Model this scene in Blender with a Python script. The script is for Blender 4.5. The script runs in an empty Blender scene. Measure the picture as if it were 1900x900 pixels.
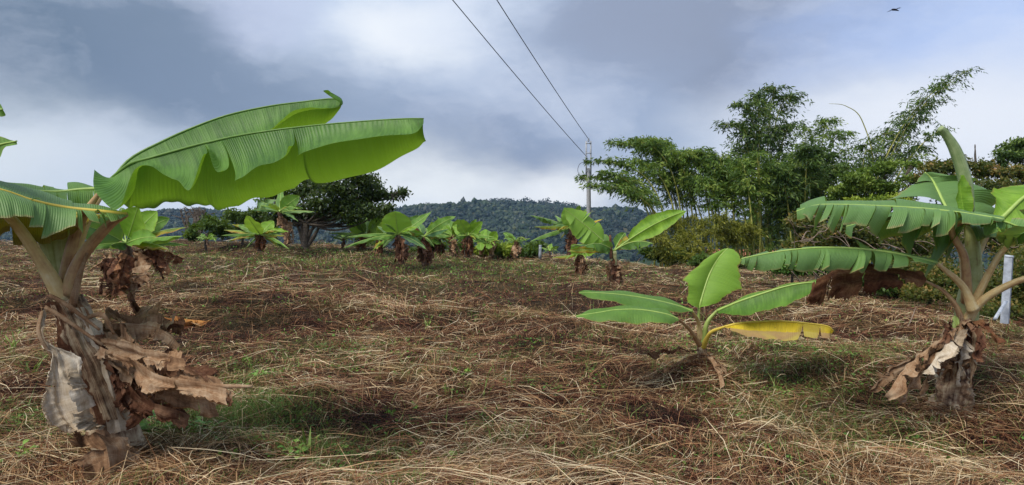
import bpy, math, random
import numpy as np
from mathutils import Vector

# ------------------------------------------------------------------ camera
sc = bpy.context.scene
C = sc.collection
F, CX, CY, EYE = 1250.0, 950.0, 450.0, 1.45      # focal length and centre of a 1900 px wide frame, eye height
cam = bpy.data.cameras.new("camera"); camo = bpy.data.objects.new("camera", cam); C.objects.link(camo)
camo.location = (0, 0, EYE); camo.rotation_euler = (math.radians(90), 0, 0)
cam.sensor_width = 36; cam.lens = 36 * F / 1900; cam.clip_start = 0.05; cam.clip_end = 20000
sc.camera = camo

# ------------------------------------------------------------------ exposure, sun, sky
sc.view_settings.view_transform = 'Standard'; sc.view_settings.look = 'None'
sc.view_settings.exposure = 1.3; sc.view_settings.gamma = 1
SUN = Vector((-0.42, -0.42, 0.80)).normalized()
sun = bpy.data.lights.new("sun", 'SUN'); sun.energy = 1.5; sun.angle = math.radians(28); sun.color = (1.0, 0.94, 0.84)
suno = bpy.data.objects.new("sun", sun); C.objects.link(suno)
suno.rotation_euler = SUN.to_track_quat('Z', 'Y').to_euler(); suno.location = (0, 0, 30)

world = bpy.data.worlds.new("World"); sc.world = world; world.use_nodes = True
nt = world.node_tree; nt.nodes.clear(); N = nt.nodes; LK = nt.links
def wn(t, **k):
    n = N.new(t)
    for a, b in k.items(): setattr(n, a, b)
    return n
bg = wn('ShaderNodeBackground'); wo = wn('ShaderNodeOutputWorld'); LK.new(bg.outputs[0], wo.inputs[0])
bg.inputs['Strength'].default_value = 0.1
sky = wn('ShaderNodeTexSky', sky_type='NISHITA', sun_disc=False)
sky.sun_elevation = math.asin(SUN.z); sky.sun_rotation = math.atan2(SUN.x, SUN.y)
sky.air_density = 1.2; sky.dust_density = 1.5
tc = wn('ShaderNodeTexCoord')
stretch = wn('ShaderNodeMapping'); stretch.inputs['Scale'].default_value = (1, 1, 2.1)
LK.new(tc.outputs['Generated'], stretch.inputs['Vector'])
nz = wn('ShaderNodeTexNoise'); nz.inputs['Scale'].default_value = 2.6; nz.inputs['Detail'].default_value = 9; nz.inputs['Roughness'].default_value = 0.58
LK.new(stretch.outputs[0], nz.inputs['Vector'])
sub = wn('ShaderNodeVectorMath', operation='SUBTRACT'); LK.new(nz.outputs['Color'], sub.inputs[0]); sub.inputs[1].default_value = (.5, .5, .5)
scl = wn('ShaderNodeVectorMath', operation='SCALE'); LK.new(sub.outputs[0], scl.inputs[0]); scl.inputs['Scale'].default_value = 0.34
warp = wn('ShaderNodeVectorMath', operation='ADD'); LK.new(stretch.outputs[0], warp.inputs[0]); LK.new(scl.outputs[0], warp.inputs[1])
def mix(f, a, b):
    m = wn('ShaderNodeMix', data_type='RGBA')
    if isinstance(f, float): m.inputs[0].default_value = f
    else: LK.new(f, m.inputs[0])
    for s, v in ((m.inputs[6], a), (m.inputs[7], b)):
        if isinstance(v, tuple): s.default_value = (*v, 1)
        else: LK.new(v, s)
    return m.outputs[2]
def srgb(*c): return tuple(((x / 255) / 12.92 if x / 255 <= .04045 else ((x / 255 + .055) / 1.055) ** 2.4) for x in c)
EXPO = 2 ** sc.view_settings.exposure
def skyc(*c): return tuple(x * 1.12 / 0.1 / EXPO for x in srgb(*c))
def blob(px, py, r, inner=0.0):                # soft bank of cloud round one heading of the sky
    d = Vector(((px - CX) / F, 1, (CY - py) / F)).normalized()
    dist = wn('ShaderNodeVectorMath', operation='DISTANCE'); LK.new(warp.outputs[0], dist.inputs[0])
    dist.inputs[1].default_value = (d.x, d.y, d.z * 2.1)
    mr = wn('ShaderNodeMapRange', interpolation_type='SMOOTHSTEP'); LK.new(dist.outputs['Value'], mr.inputs[0])
    mr.inputs[1].default_value = inner or r * .20; mr.inputs[2].default_value = r; mr.inputs[3].default_value = 1; mr.inputs[4].default_value = 0
    return mr.outputs[0]
def mul(a, k):
    m = wn('ShaderNodeMath', operation='MULTIPLY'); LK.new(a, m.inputs[0]); m.inputs[1].default_value = k
    return m.outputs[0]
base = mix(0.88, sky.outputs[0], skyc(158, 171, 196))
nz2 = wn('ShaderNodeTexNoise'); nz2.inputs['Scale'].default_value = 3.2; nz2.inputs['Detail'].default_value = 10; nz2.inputs['Roughness'].default_value = 0.6
LK.new(warp.outputs[0], nz2.inputs['Vector'])
cr = wn('ShaderNodeMapRange'); LK.new(nz2.outputs[0], cr.inputs[0]); cr.inputs[1].default_value = .47; cr.inputs[2].default_value = .74
col = base
for px, py, r, k, c in [
    (130, 140, .56, .85, (110, 128, 150)), (-100, 200, .50, .8, (96, 116, 140)), (420, 200, .38, .5, (132, 149, 176)),
    (1380, 30, .40, .8, (132, 143, 166)), (1530, 110, .24, .8, (126, 137, 160)), (1250, 60, .2, .4, (150, 162, 186)), (1050, 300, .40, .5, (146, 162, 192)), (860, 320, .26, .75, (126, 141, 168)),
    (60, 300, .28, 1.0, (196, 207, 219)), (90, 310, .18, .8, (214, 222, 230)), (330, 300, .2, .5, (176, 190, 212)), (740, 10, .30, .85, (200, 214, 236)), (770, 60, .16, 1.0, (230, 236, 244)), (880, 40, .12, .6, (216, 225, 240)), (460, 10, .14, .6, (196, 206, 232)),
    (1780, 60, .30, .75, (180, 204, 250)), (1780, 230, .36, .75, (210, 219, 236)), (1000, 380, .20, 1.0, (236, 239, 243)), (800, 395, .2, .7, (206, 214, 228)), (1600, 210, .10, .9, (226, 232, 242)),
    (720, 345, .22, 1.0, (230, 235, 240)), (420, 400, .2, .9, (226, 232, 238)), (450, 390, .3, .8, (205, 216, 232)), (1640, 300, .36, .8, (220, 226, 237)), (1850, 250, .25, .7, (228, 233, 243))]:
    col = mix(mul(blob(px, py, r), k), col, skyc(*c))
col = mix(mul(cr.outputs[0], .55), col, skyc(214, 222, 238))
LK.new(col, bg.inputs['Color'])

# ------------------------------------------------------------------ helpers
rs = np.random.RandomState
def P(px, py, d):
    return np.array([(px - CX) / F * d, d, EYE - (py - CY) / F * d])
PX = [-900, 300, 560, 800, 1000, 1250, 1450, 1900, 2700]
ROW = [451, 450, 452, 467, 478, 494, 505, 511, 516]
D0 = 34.0
_w = rs(3); WV = [(_w.uniform(0, 6.28), 1.0 / w, a, _w.uniform(0, 6.28)) for w, a in ((.09, .012), (.13, .016), (.17, .016), (.25, .028), (.33, .03), (.5, .04), (.7, .055), (1.1, .075), (1.6, .07))]
def gz(x, y, bump=True):
    x = np.asarray(x, float); y = np.asarray(y, float)
    u = CX + F * x / np.maximum(y, 2.0)
    zc = EYE - (np.interp(u, PX, ROW) - CY) / F * D0
    s = np.clip((y - 5) / (D0 - 5), 0, 1)
    z = zc * s ** 1.5
    t = np.maximum(y - D0, 0)
    z = z - np.minimum(.07 * t + .0016 * t * t, 20 + .15 * t)
    z = np.maximum(z, -62)
    z = z + .17 * np.exp(-((x - 2.04) ** 2 + (y - 7.2) ** 2) / .45)
    if bump:
        b = 0
        for a, f, am, ph in WV: b = b + am * np.sin(f * (x * math.cos(a) + y * math.sin(a)) + ph + .8 * np.sin(f * .37 * (x - y)))
        z = z + b * np.clip(1.6 - y / 120, 0, 1)
    return z
def G(px, py):                                   # the ground point seen at a heading
    for d in np.arange(2.0, 60, .05):
        p = P(px, py, d)
        if p[2] <= gz(p[0], p[1]): return p
    return p
def catmull(Pt, n):
    Pt = np.asarray(Pt, float); m = len(Pt)
    if m == 2: return Pt[0] + (Pt[1] - Pt[0]) * np.linspace(0, 1, n)[:, None]
    Q = np.vstack([2 * Pt[0] - Pt[1], Pt, 2 * Pt[-1] - Pt[-2]])
    t = np.linspace(0, m - 1, n); i = np.minimum(t.astype(int), m - 2); f = (t - i)[:, None]
    a, b, c, d = Q[i], Q[i + 1], Q[i + 2], Q[i + 3]
    return .5 * (2 * b + (c - a) * f + (2 * a - 5 * b + 4 * c - d) * f ** 2 + (3 * b - a - 3 * c + d) * f ** 3)
def at(S, t):                                    # sample a resampled curve at t in 0..1
    x = np.clip(t, 0, 1) * (len(S) - 1); i = np.minimum(x.astype(int), len(S) - 2); f = (x - i)[..., None]
    return S[i] * (1 - f) + S[i + 1] * f
def unit(v): return v / np.maximum(np.linalg.norm(v, axis=-1, keepdims=True), 1e-9)
def wob(V, freq, seed):
    r = rs(seed); o = np.zeros_like(V)
    for k in range(5):
        f = freq * (1 + .8 * k); D = unit(r.normal(size=(3, 3)))
        for a in range(3): o[:, a] += np.sin(V @ (D[a] * f) + r.uniform(0, 6.28)) / (1 + .7 * k)
    return o
ORG = {}
class MB:
    def __init__(s): s.V = []; s.F = []; s.T = []; s.U = []; s.n = 0
    def add(s, V, Fq, tone=.5, uv=None):
        V = np.asarray(V, float).reshape(-1, 3); Fq = np.asarray(Fq, np.int64)
        s.V.append(V); s.F.append(Fq + s.n); s.n += len(V)
        s.T.append(np.full(len(V), tone) if np.isscalar(tone) else np.asarray(tone, float))
        s.U.append(np.zeros((len(V), 2)) if uv is None else uv)
    def build(s, name, mat, parent=None, smooth=True, kind=None):
        V = np.vstack(s.V); Fq = np.vstack(s.F); T = np.concatenate(s.T); U = np.vstack(s.U)
        if parent is not None: V = V - ORG[parent.name]
        me = bpy.data.meshes.new(name)
        me.vertices.add(len(V)); me.vertices.foreach_set('co', V.astype(np.float32).ravel())
        k = Fq.shape[1]; me.loops.add(Fq.size); me.loops.foreach_set('vertex_index', Fq.astype(np.int32).ravel())
        me.polygons.add(len(Fq)); me.polygons.foreach_set('loop_start', (np.arange(len(Fq)) * k).astype(np.int32))
        me.polygons.foreach_set('use_smooth', np.full(len(Fq), smooth))
        at_ = me.attributes.new('tone', 'FLOAT', 'POINT'); at_.data.foreach_set('value', T.astype(np.float32))
        uvl = me.uv_layers.new(name='UVMap'); uvl.data.foreach_set('uv', U[Fq.ravel()].astype(np.float32).ravel())
        me.materials.append(mat); me.update(calc_edges=True); me.validate()
        o = bpy.data.objects.new(name, me); C.objects.link(o)
        if parent is not None: o.parent = parent; ORG[o.name] = ORG[parent.name]
        if kind: o['kind'] = kind
        return o
def tag(o, label, cat, group=None):
    o['label'] = label; o['category'] = cat
    if group: o['group'] = group
    return o
def thing(name, p, label, cat, group=None):
    o = bpy.data.objects.new(name, None); o.empty_display_size = .2; C.objects.link(o); o.location = p
    ORG[o.name] = np.array(p, float)
    return tag(o, label, cat, group)
def tube(mb, pts, rad, seg=8, n=None, tone=.5, flat=1.0, lump=0.0, seed=0):
    n = n or max(4, len(pts) * 3); S = catmull(pts, n); R = np.interp(np.linspace(0, 1, n), np.linspace(0, 1, len(rad)), rad)
    T = unit(np.gradient(S, axis=0)); ref = np.array([0., 1., 0.]) if abs(T[n // 2][1]) < .85 else np.array([1., 0., 0.])
    X = unit(np.cross(T, ref)); Y = np.cross(T, X)
    a = np.linspace(0, 2 * np.pi, seg, endpoint=False)
    rr = R[:, None] * np.ones(seg)[None]
    if lump: rr = rr * (1 + lump * rs(seed).normal(size=rr.shape) + 1.5 * lump * np.sin(a * 3 + np.arange(n)[:, None] * .4))
    V = S[:, None] + rr[..., None] * (np.cos(a)[None, :, None] * X[:, None] + flat * np.sin(a)[None, :, None] * Y[:, None])
    i = np.arange(n - 1)[:, None] * seg; j = np.arange(seg)[None]; j2 = (j + 1) % seg
    Fq = np.stack([i + j, i + j2, i + seg + j2, i + seg + j], -1).reshape(-1, 4)
    uv = np.stack([np.repeat(np.linspace(0, 1, n), seg), np.tile(a / 6.283, n)], -1)
    V = V.reshape(-1, 3); V = np.vstack([V, S[:1], S[-1:]]); uv = np.vstack([uv, [[0, 0]], [[1, 0]]])
    c0, c1 = n * seg, n * seg + 1; jj = np.arange(seg)
    caps = [np.stack([jj * 0 + c0, (jj + 1) % seg, jj, jj * 0 + c0], -1)[:, [0, 1, 2, 2]], np.stack([jj * 0 + c1, (n - 1) * seg + jj, (n - 1) * seg + (jj + 1) % seg], -1)[:, [0, 1, 2, 2]]]
    tri = np.vstack(caps)
    # close the ends with thin quads (two triangles fused) by pairing neighbouring fan triangles
    h = seg // 2 * 2; q = []
    for k in range(0, h, 2):
        q.append([c0, (k + 2) % seg, k + 1, k]); q.append([c1, (n - 1) * seg + k, (n - 1) * seg + k + 1, (n - 1) * seg + (k + 2) % seg])
    mb.add(V, np.vstack([Fq, np.array(q)]), tone, uv)
def blade(mb, M, A, B, nu=60, nv=7, tears=(0, 0), cuts=(None, None), gap=.12, sag=.10, bulge=.03, wavy=.02, crumple=0, cfreq=9, seed=0, tone=.5, pleat=0.0):
    r = rs(seed); K = 160; M, A, B = catmull(M, K), catmull(A, K), catmull(B, K)
    L = np.linalg.norm(np.diff(M, axis=0), axis=1).sum()
    for side, S in enumerate((A, B)):
        if cuts[side] is not None: cu = list(cuts[side])
        else: cu = list(np.sort(r.uniform(.05, .97, tears[side])))
        ed = [0] + cu + [1]
        for t0, t1 in zip(ed[:-1], ed[1:]):
            if t1 - t0 < .004: continue
            ns = max(3, int(nu * (t1 - t0)) + 1)
            s = np.linspace(t0, t1, ns)[:, None] * np.ones(nv)[None]; v = np.linspace(0, 1, nv)[None] * np.ones(ns)[:, None]
            c = (t0 + t1) / 2; g = (gap[side] if isinstance(gap, tuple) else gap) * r.uniform(.3, 1) if len(ed) > 2 else 0; sg = sag[side] if isinstance(sag, tuple) else sag
            s2 = c + (s - c) * (1 - g * v ** 1.6)
            m, e = at(M, s2), at(S, s2)
            w = np.linalg.norm(e - m, axis=-1, keepdims=True)
            tan = unit(at(M, np.minimum(s2 + .02, 1)) - at(M, np.maximum(s2 - .02, 0)))
            nrm = unit(np.cross(tan, e - m)) * (1 if side == 0 else -1)
            ragged = 1 + (.10 * np.sin(s2 * 61 + seed) * np.sin(s2 * 151) + .06 * np.sin(s2 * 263 + seed) if crumple else 0) + .035 * np.sin(s2 * 43 + seed) + .02 * np.sin(s2 * 97 + 2 * seed)
            V = m + (e - m) * (v * (1 + (ragged - 1) * v))[..., None]
            V = V + nrm * (w * bulge * 4 * (v * (1 - v))[..., None] * 2)
            V = V + nrm * (wavy * L * np.sin(s2 * (17 + seed % 5) + side * 2 + seed) * v ** 1.5)[..., None]
            if pleat: V = V + nrm * (pleat * np.sin(s2 * L * 150) * np.sin(v * 3.1))[..., None]
            if len(ed) > 2:
                k = r.normal(size=3) * sg * .5; k[2] -= sg * r.uniform(0, 1)
                V = V + (w * (v ** 2)[..., None]) * k + nrm * (w * sg * r.normal() * (v ** 1.3)[..., None])
                tw = r.normal() * sg * 1.2; V = V + nrm * (w * tw * ((s - c) / (t1 - t0) * 2 * v)[..., None])
            V = V.reshape(-1, 3)
            if crumple: V = V + np.repeat(nrm.reshape(-1, 3), 1, 0) * (np.repeat(w.reshape(-1, 1), 1, 0) * .13 * np.sin(v * 11 + seed + 3 * s2).reshape(-1, 1) * np.minimum(v * 3, 1).reshape(-1, 1))
            if crumple: V = V + wob(V, cfreq, seed + 7) * crumple * (.25 + v.reshape(-1, 1))
            i = np.arange(ns - 1)[:, None] * nv; j = np.arange(nv - 1)[None]
            Fq = np.stack([i + j, i + j + 1, i + nv + j + 1, i + nv + j], -1).reshape(-1, 4)
            if side: Fq = Fq[:, ::-1]
            uv = np.stack([s2.ravel() * L, v.ravel()], -1)
            mb.add(V, Fq, tone + .12 * r.uniform(-1, 1), uv)
def quads(mb, Cn, D, W, L, wd, tone):            # leaf-shaped diamonds
    D = unit(D); W = unit(W - (W * D).sum(1, keepdims=True) * D)
    n = len(Cn); L = np.broadcast_to(L, n)[:, None]; wd = np.broadcast_to(wd, n)[:, None]
    V = np.stack([Cn, Cn + D * L * .45 + W * wd * .5, Cn + D * L, Cn + D * L * .45 - W * wd * .5], 1).reshape(-1, 3)
    mb.add(V, np.arange(4 * n).reshape(n, 4), np.repeat(tone, 4), np.tile([[0, .5], [.4, 1], [1, .5], [.4, 0]], (n, 1)))

# ------------------------------------------------------------------ materials
def mat(name):
    m = bpy.data.materials.new(name); m.use_nodes = True; m.node_tree.nodes.clear(); return m, m.node_tree
class NT:
    def __init__(s, t): s.t = t
    def n(s, ty, ins=None, **k):
        n = s.t.nodes.new(ty)
        for a, b in k.items(): setattr(n, a, b)
        for a, b in (ins or {}).items():
            if hasattr(b, 'node'): s.t.links.new(b, n.inputs[a])
            else: n.inputs[a].default_value = b
        return n
    def ramp(s, fac, stops):
        r = s.n('ShaderNodeValToRGB'); s.t.links.new(fac, r.inputs[0]); el = r.color_ramp.elements
        while len(el) < len(stops): el.new(.5)
        for e, (p, c) in zip(el, stops): e.position = p; e.color = (*c, 1)
        return r.outputs[0]
    def mix(s, f, a, b, bt='MIX'):
        m = s.n('ShaderNodeMix', data_type='RGBA', blend_type=bt)
        for i, v in ((0, f), (6, a), (7, b)):
            if hasattr(v, 'node'): s.t.links.new(v, m.inputs[i])
            elif isinstance(v, tuple): m.inputs[i].default_value = (*v, 1)
            else: m.inputs[i].default_value = v
        return m.outputs[2]
    def math(s, op, a, b=0.0):
        m = s.n('ShaderNodeMath', operation=op)
        for i, v in ((0, a), (1, b)):
            if hasattr(v, 'node'): s.t.links.new(v, m.inputs[i])
            else: m.inputs[i].default_value = v
        return m.outputs[0]
    def noise(s, vec, scale, detail=3, rough=.5):
        n = s.n('ShaderNodeTexNoise', {'Scale': scale, 'Detail': detail, 'Roughness': rough})
        if vec is not None: s.t.links.new(vec, n.inputs['Vector'])
        return n.outputs[0]
    def finish(s, col, rough=.5, spec=.4, bump=None, bstr=.3, bdist=.01, trans=0, tcol=None):
        b = s.n('ShaderNodeBsdfPrincipled', {'Base Color': col if hasattr(col, 'node') else (*col, 1), 'Roughness': rough, 'Specular IOR Level': spec})
        if bump is not None:
            bn = s.n('ShaderNodeBump', {'Height': bump, 'Strength': bstr, 'Distance': bdist}); s.t.links.new(bn.outputs[0], b.inputs['Normal'])
        out = b.outputs[0]
        if trans:
            t = s.n('ShaderNodeBsdfTranslucent', {'Color': tcol if tcol is not None else col})
            m = s.n('ShaderNodeMixShader', {0: trans}); s.t.links.new(out, m.inputs[1]); s.t.links.new(t.outputs[0], m.inputs[2]); out = m.outputs[0]
        o = s.n('ShaderNodeOutputMaterial'); s.t.links.new(out, o.inputs[0])
def attr(n): return n.n('ShaderNodeAttribute', attribute_name='tone').outputs['Fac']
def leaf_mat(name, dark, light, under, edge=(.30, .27, .05), edge_at=.93, blotch=None, blotch_amt=.0, trans=.32, rough=.52, tcol=None):
    m, t = mat(name); n = NT(t)
    uv = n.n('ShaderNodeTexCoord').outputs['UV']; pos = n.n('ShaderNodeNewGeometry')
    mp = n.n('ShaderNodeMapping', {'Vector': uv, 'Scale': (55, 1.2, 1)}).outputs[0]
    vein = n.noise(mp, 1.0, 4, .6)
    mp2 = n.n('ShaderNodeMapping', {'Vector': uv, 'Scale': (9, .7, 1)}).outputs[0]
    broad = n.noise(mp2, 1.0, 3)
    v = n.n('ShaderNodeSeparateXYZ', {0: uv}).outputs[1]
    f = n.math('ADD', n.math('MULTIPLY', vein, .5), n.math('MULTIPLY', broad, .5))
    f = n.math('ADD', f, n.math('MULTIPLY', n.math('SUBTRACT', attr(n), .5), .5))
    c = n.ramp(f, [(.38, dark), (.60, light)])
    big = n.noise(pos.outputs['Position'], 3.5, 3)
    c = n.mix(n.math('MULTIPLY', pos.outputs['Backfacing'], .75), c, n.mix(n.math('MULTIPLY', vein, .5), under, light))
    if blotch:
        k = n.n('ShaderNodeMapRange', {0: n.math('ADD', n.math('MULTIPLY', big, 1.0), n.math('MULTIPLY', v, blotch_amt)), 1: .62, 2: .74}).outputs[0]
        c = n.mix(k, c, blotch)
    e = n.n('ShaderNodeMapRange', {0: n.math('ADD', v, n.math('MULTIPLY', n.math('SUBTRACT', vein, .5), .14)), 1: edge_at, 2: edge_at + .06}).outputs[0]
    c = n.mix(n.math('MULTIPLY', e, .75), c, edge)
    # pale line where the blade joins the midrib
    e2 = n.n('ShaderNodeMapRange', {0: v, 1: .0, 2: .035, 3: .6, 4: 0}).outputs[0]
    c = n.mix(e2, c, tuple(min(.8, x * 1.9) for x in light))
    spk = n.noise(pos.outputs['Position'], 95 if 'large' in name or 'ragged' in name else 45, 2)
    c = n.mix(n.n('ShaderNodeMapRange', {0: spk, 1: .70, 2: .74, 4: .6}).outputs[0], c, (.16, .11, .035))
    c = n.mix(n.n('ShaderNodeMapRange', {0: big, 1: .55, 2: .72, 4: .35}).outputs[0], c, tuple(min(.8, x * 1.5) for x in light))
    wave = n.n('ShaderNodeTexWave', {'Vector': n.n('ShaderNodeMapping', {'Vector': uv, 'Scale': (1, .0, 0)}).outputs[0], 'Scale': 26.0, 'Distortion': .6}).outputs['Fac']
    n.finish(c, rough, .45, n.math('ADD', n.math('MULTIPLY', wave, .35), vein), .6, .008, trans, n.mix(.55, c, tcol or (.42, .62, .04)))
    return m
LG = leaf_mat('leaf_green', (.075, .185, .022), (.165, .34, .045), (.12, .25, .05))
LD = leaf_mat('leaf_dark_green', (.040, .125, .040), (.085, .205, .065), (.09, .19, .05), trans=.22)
LB = leaf_mat('leaf_bright_green', (.14, .31, .022), (.28, .50, .045), (.22, .42, .06), trans=.36)
LA = leaf_mat('leaf_large_green', (.055, .150, .022), (.14, .30, .05), (.10, .25, .020), edge=(.16, .30, .06), edge_at=.95, trans=.31, tcol=(.38, .66, .02))
LR = leaf_mat('leaf_ragged_green', (.075, .175, .040), (.160, .295, .080), (.13, .26, .07), edge=(.32, .26, .10), edge_at=.93, trans=.2)
LY = leaf_mat('leaf_yellow', (.50, .36, .01), (.74, .56, .02), (.72, .52, .02), edge=(.40, .25, .15), edge_at=.50, blotch=(.28, .13, .04), blotch_amt=.16, trans=.25, rough=.6, tcol=(.8, .6, .02))
LYG = leaf_mat('leaf_yellowing_green', (.14, .23, .02), (.32, .38, .03), (.30, .36, .04), edge=(.32, .15, .03), edge_at=.62, blotch=(.40, .30, .02), blotch_amt=.3, trans=.3)
LAB = leaf_mat('leaf_green_with_burnt_edge', (.09, .19, .02), (.19, .31, .04), (.26, .36, .03), edge=(.14, .045, .02), edge_at=.80, blotch=(.42, .26, .02), blotch_amt=.55, trans=.33)
def dead_mat(name, a, b, c2, trans=.12):
    m, t = mat(name); n = NT(t); uv = n.n('ShaderNodeTexCoord').outputs['UV']; pos = n.n('ShaderNodeNewGeometry').outputs['Position']
    vein = n.math('ADD', n.math('MULTIPLY', n.noise(n.n('ShaderNodeMapping', {'Vector': uv, 'Scale': (70, 1.6, 1)}).outputs[0], 1, 5, .65), .4), n.math('MULTIPLY', n.noise(n.n('ShaderNodeMapping', {'Vector': uv, 'Scale': (6, 26, 1)}).outputs[0], 1, 5, .65), .6))
    big = n.noise(pos, 9, 4, .6)
    f = n.math('ADD', n.math('MULTIPLY', vein, .45), n.math('MULTIPLY', big, .4)); f = n.math('ADD', f, n.math('MULTIPLY', attr(n), .3))
    col = n.ramp(f, [(.44, a), (.56, b), (.70, c2)])
    n.finish(col, .85, .15, vein, .6, .008, trans, col)
    return m
DT = dead_mat('dry_leaf_tan', (.10, .050, .028), (.30, .175, .095), (.52, .39, .26))
DW = dead_mat('dry_leaf_ashen', (.20, .14, .09), (.48, .39, .28), (.76, .69, .58))
DB = dead_mat('dry_leaf_brown', (.045, .018, .012), (.14, .062, .035), (.34, .20, .12))
DR = dead_mat('dry_leaf_rust', (.045, .015, .010), (.15, .062, .032), (.36, .19, .09))
DO = dead_mat('dry_leaf_orange', (.14, .045, .015), (.42, .18, .05), (.62, .38, .12))
def stem_mat(name, stops, streak=(3, 14), rough=.5, trans=0):
    m, t = mat(name); n = NT(t); uv = n.n('ShaderNodeTexCoord').outputs['UV']; pos = n.n('ShaderNodeNewGeometry').outputs['Position']
    s = n.noise(n.n('ShaderNodeMapping', {'Vector': uv, 'Scale': (streak[0], streak[1], 1)}).outputs[0], 1, 6, .65)
    b = n.noise(pos, 14, 5, .6)
    f = n.math('ADD', n.math('MULTIPLY', s, .6), n.math('MULTIPLY', b, .4))
    n.finish(n.ramp(f, stops), rough, .35, f, .5, .012)
    return m
PET = stem_mat('petiole_pale', [(.36, (.48, .29, .14)), (.5, (.66, .50, .24)), (.64, (.78, .68, .44))], (1.5, 5))
PETB = stem_mat('petiole_reddish', [(.36, (.26, .11, .06)), (.52, (.52, .34, .18)), (.66, (.45, .40, .16))], (1.5, 5))
PETG = stem_mat('petiole_green', [(.36, (.22, .30, .07)), (.5, (.34, .44, .12)), (.64, (.48, .56, .22))], (1.5, 5))
MR = stem_mat('midrib_pale_green', [(.36, (.26, .40, .08)), (.64, (.45, .58, .16))], (3, 3), .4)
RIBT = stem_mat('midrib_green', [(.36, (.10, .20, .035)), (.64, (.17, .30, .06))], (3, 3), .45)
MRY = stem_mat('midrib_yellow', [(.36, (.52, .38, .05)), (.64, (.70, .56, .10))], (3, 3), .5)
STEM = stem_mat('pseudostem', [(.40, (.05, .024, .014)), (.47, (.22, .13, .075)), (.55, (.44, .34, .22)), (.66, (.62, .53, .39))], (1.6, 15), .75)
STEMG = stem_mat('pseudostem_green', [(.34, (.20, .12, .06)), (.45, (.36, .38, .15)), (.6, (.50, .54, .27)), (.7, (.60, .62, .38))], (1.4, 6), .5)
SPEAR = stem_mat('furled_leaf', [(.34, (.13, .20, .07)), (.5, (.26, .34, .15)), (.66, (.42, .47, .26))], (1, 9), .5)
STEMD = stem_mat('pseudostem_dry', [(.34, (.03, .016, .011)), (.5, (.12, .070, .045)), (.64, (.30, .22, .15))], (3, 9), .85)
CANE = stem_mat('bamboo_cane', [(.36, (.14, .16, .03)), (.52, (.36, .36, .08)), (.66, (.52, .48, .16))], (12, 2), .45)
BARK = stem_mat('bark', [(.36, (.035, .028, .022)), (.52, (.10, .080, .062)), (.66, (.22, .19, .16))], (14, 5), .9)
TWIG = stem_mat('dry_twig', [(.36, (.10, .07, .05)), (.62, (.36, .28, .21))], (8, 3), .9)
def foliage(name, stops, trans=.3):
    m, t = mat(name); n = NT(t); pos = n.n('ShaderNodeNewGeometry').outputs['Position']
    f = n.math('ADD', n.math('MULTIPLY', attr(n), .65), n.math('MULTIPLY', n.noise(pos, .9, 3), .35))
    c = n.ramp(f, stops)
    if name == 'far_forest':
        c = n.mix(n.n('ShaderNodeMapRange', {0: n.noise(pos, .009, 5, .6), 1: .40, 2: .62}).outputs[0], n.mix(1.0, c, (.55, .62, .62), 'MULTIPLY'), n.mix(1.0, c, (1.9, 1.8, 1.3), 'MULTIPLY'))
    n.finish(c, .5, .3, trans=trans, tcol=n.mix(.5, c, (.30, .42, .03)))
    return m
FB = foliage('bamboo_leaves', [(.2, (.030, .070, .016)), (.5, (.12, .21, .034)), (.8, (.36, .45, .085))])
FBD = foliage('bamboo_leaves_dark', [(.2, (.020, .048, .014)), (.5, (.065, .125, .024)), (.8, (.20, .28, .055))], .2)
FBY = foliage('bamboo_leaves_yellowing', [(.2, (.07, .085, .015)), (.5, (.20, .21, .025)), (.8, (.38, .36, .06))])
FT = foliage('tree_leaves_dark', [(.2, (.012, .026, .008)), (.5, (.030, .056, .012)), (.8, (.085, .13, .03))], .2)
FL = foliage('tree_leaves_light', [(.2, (.06, .12, .018)), (.5, (.15, .24, .035)), (.8, (.29, .38, .07))])
FO = foliage('tree_leaves_with_ochre', [(.2, (.03, .045, .012)), (.45, (.08, .11, .022)), (.66, (.20, .16, .04)), (.85, (.34, .19, .06))])
FS = foliage('shrub_leaves', [(.2, (.025, .055, .012)), (.5, (.060, .115, .022)), (.8, (.15, .23, .05))])
FW = foliage('weed_leaves', [(.2, (.06, .14, .03)), (.5, (.15, .32, .055)), (.8, (.32, .54, .10))])
FC = foliage('yellow_green_leaves', [(.2, (.10, .17, .02)), (.5, (.22, .31, .03)), (.8, (.42, .50, .06))])

def straw_mat():
    m, t = mat('dry_grass'); n = NT(t); pos = n.n('ShaderNodeNewGeometry').outputs['Position']
    a = attr(n)
    c = n.ramp(a, [(0, (.012, .005, .004)), (.24, (.075, .025, .016)), (.44, (.20, .080, .042)), (.64, (.38, .21, .10)), (.82, (.60, .43, .23)), (1, (.80, .67, .44))])
    g = n.noise(pos, .55, 4, .6)
    c = n.mix(n.n('ShaderNodeMapRange', {0: g, 1: .5, 2: .62, 4: .40}).outputs[0], c, n.mix(.45, c, (.19, .20, .055)))
    g2 = n.noise(n.n('ShaderNodeMapping', {'Vector': pos, 'Location': (9, 4, 1)}).outputs[0], .8, 4, .6)
    c = n.mix(n.n('ShaderNodeMapRange', {0: g2, 1: .52, 2: .62, 4: .3}).outputs[0], c, n.mix(1.0, c, (.70, .42, .38), 'MULTIPLY'))
    n.finish(c, .8, .2, trans=.12, tcol=c)
    return m
STR = straw_mat()
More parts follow.
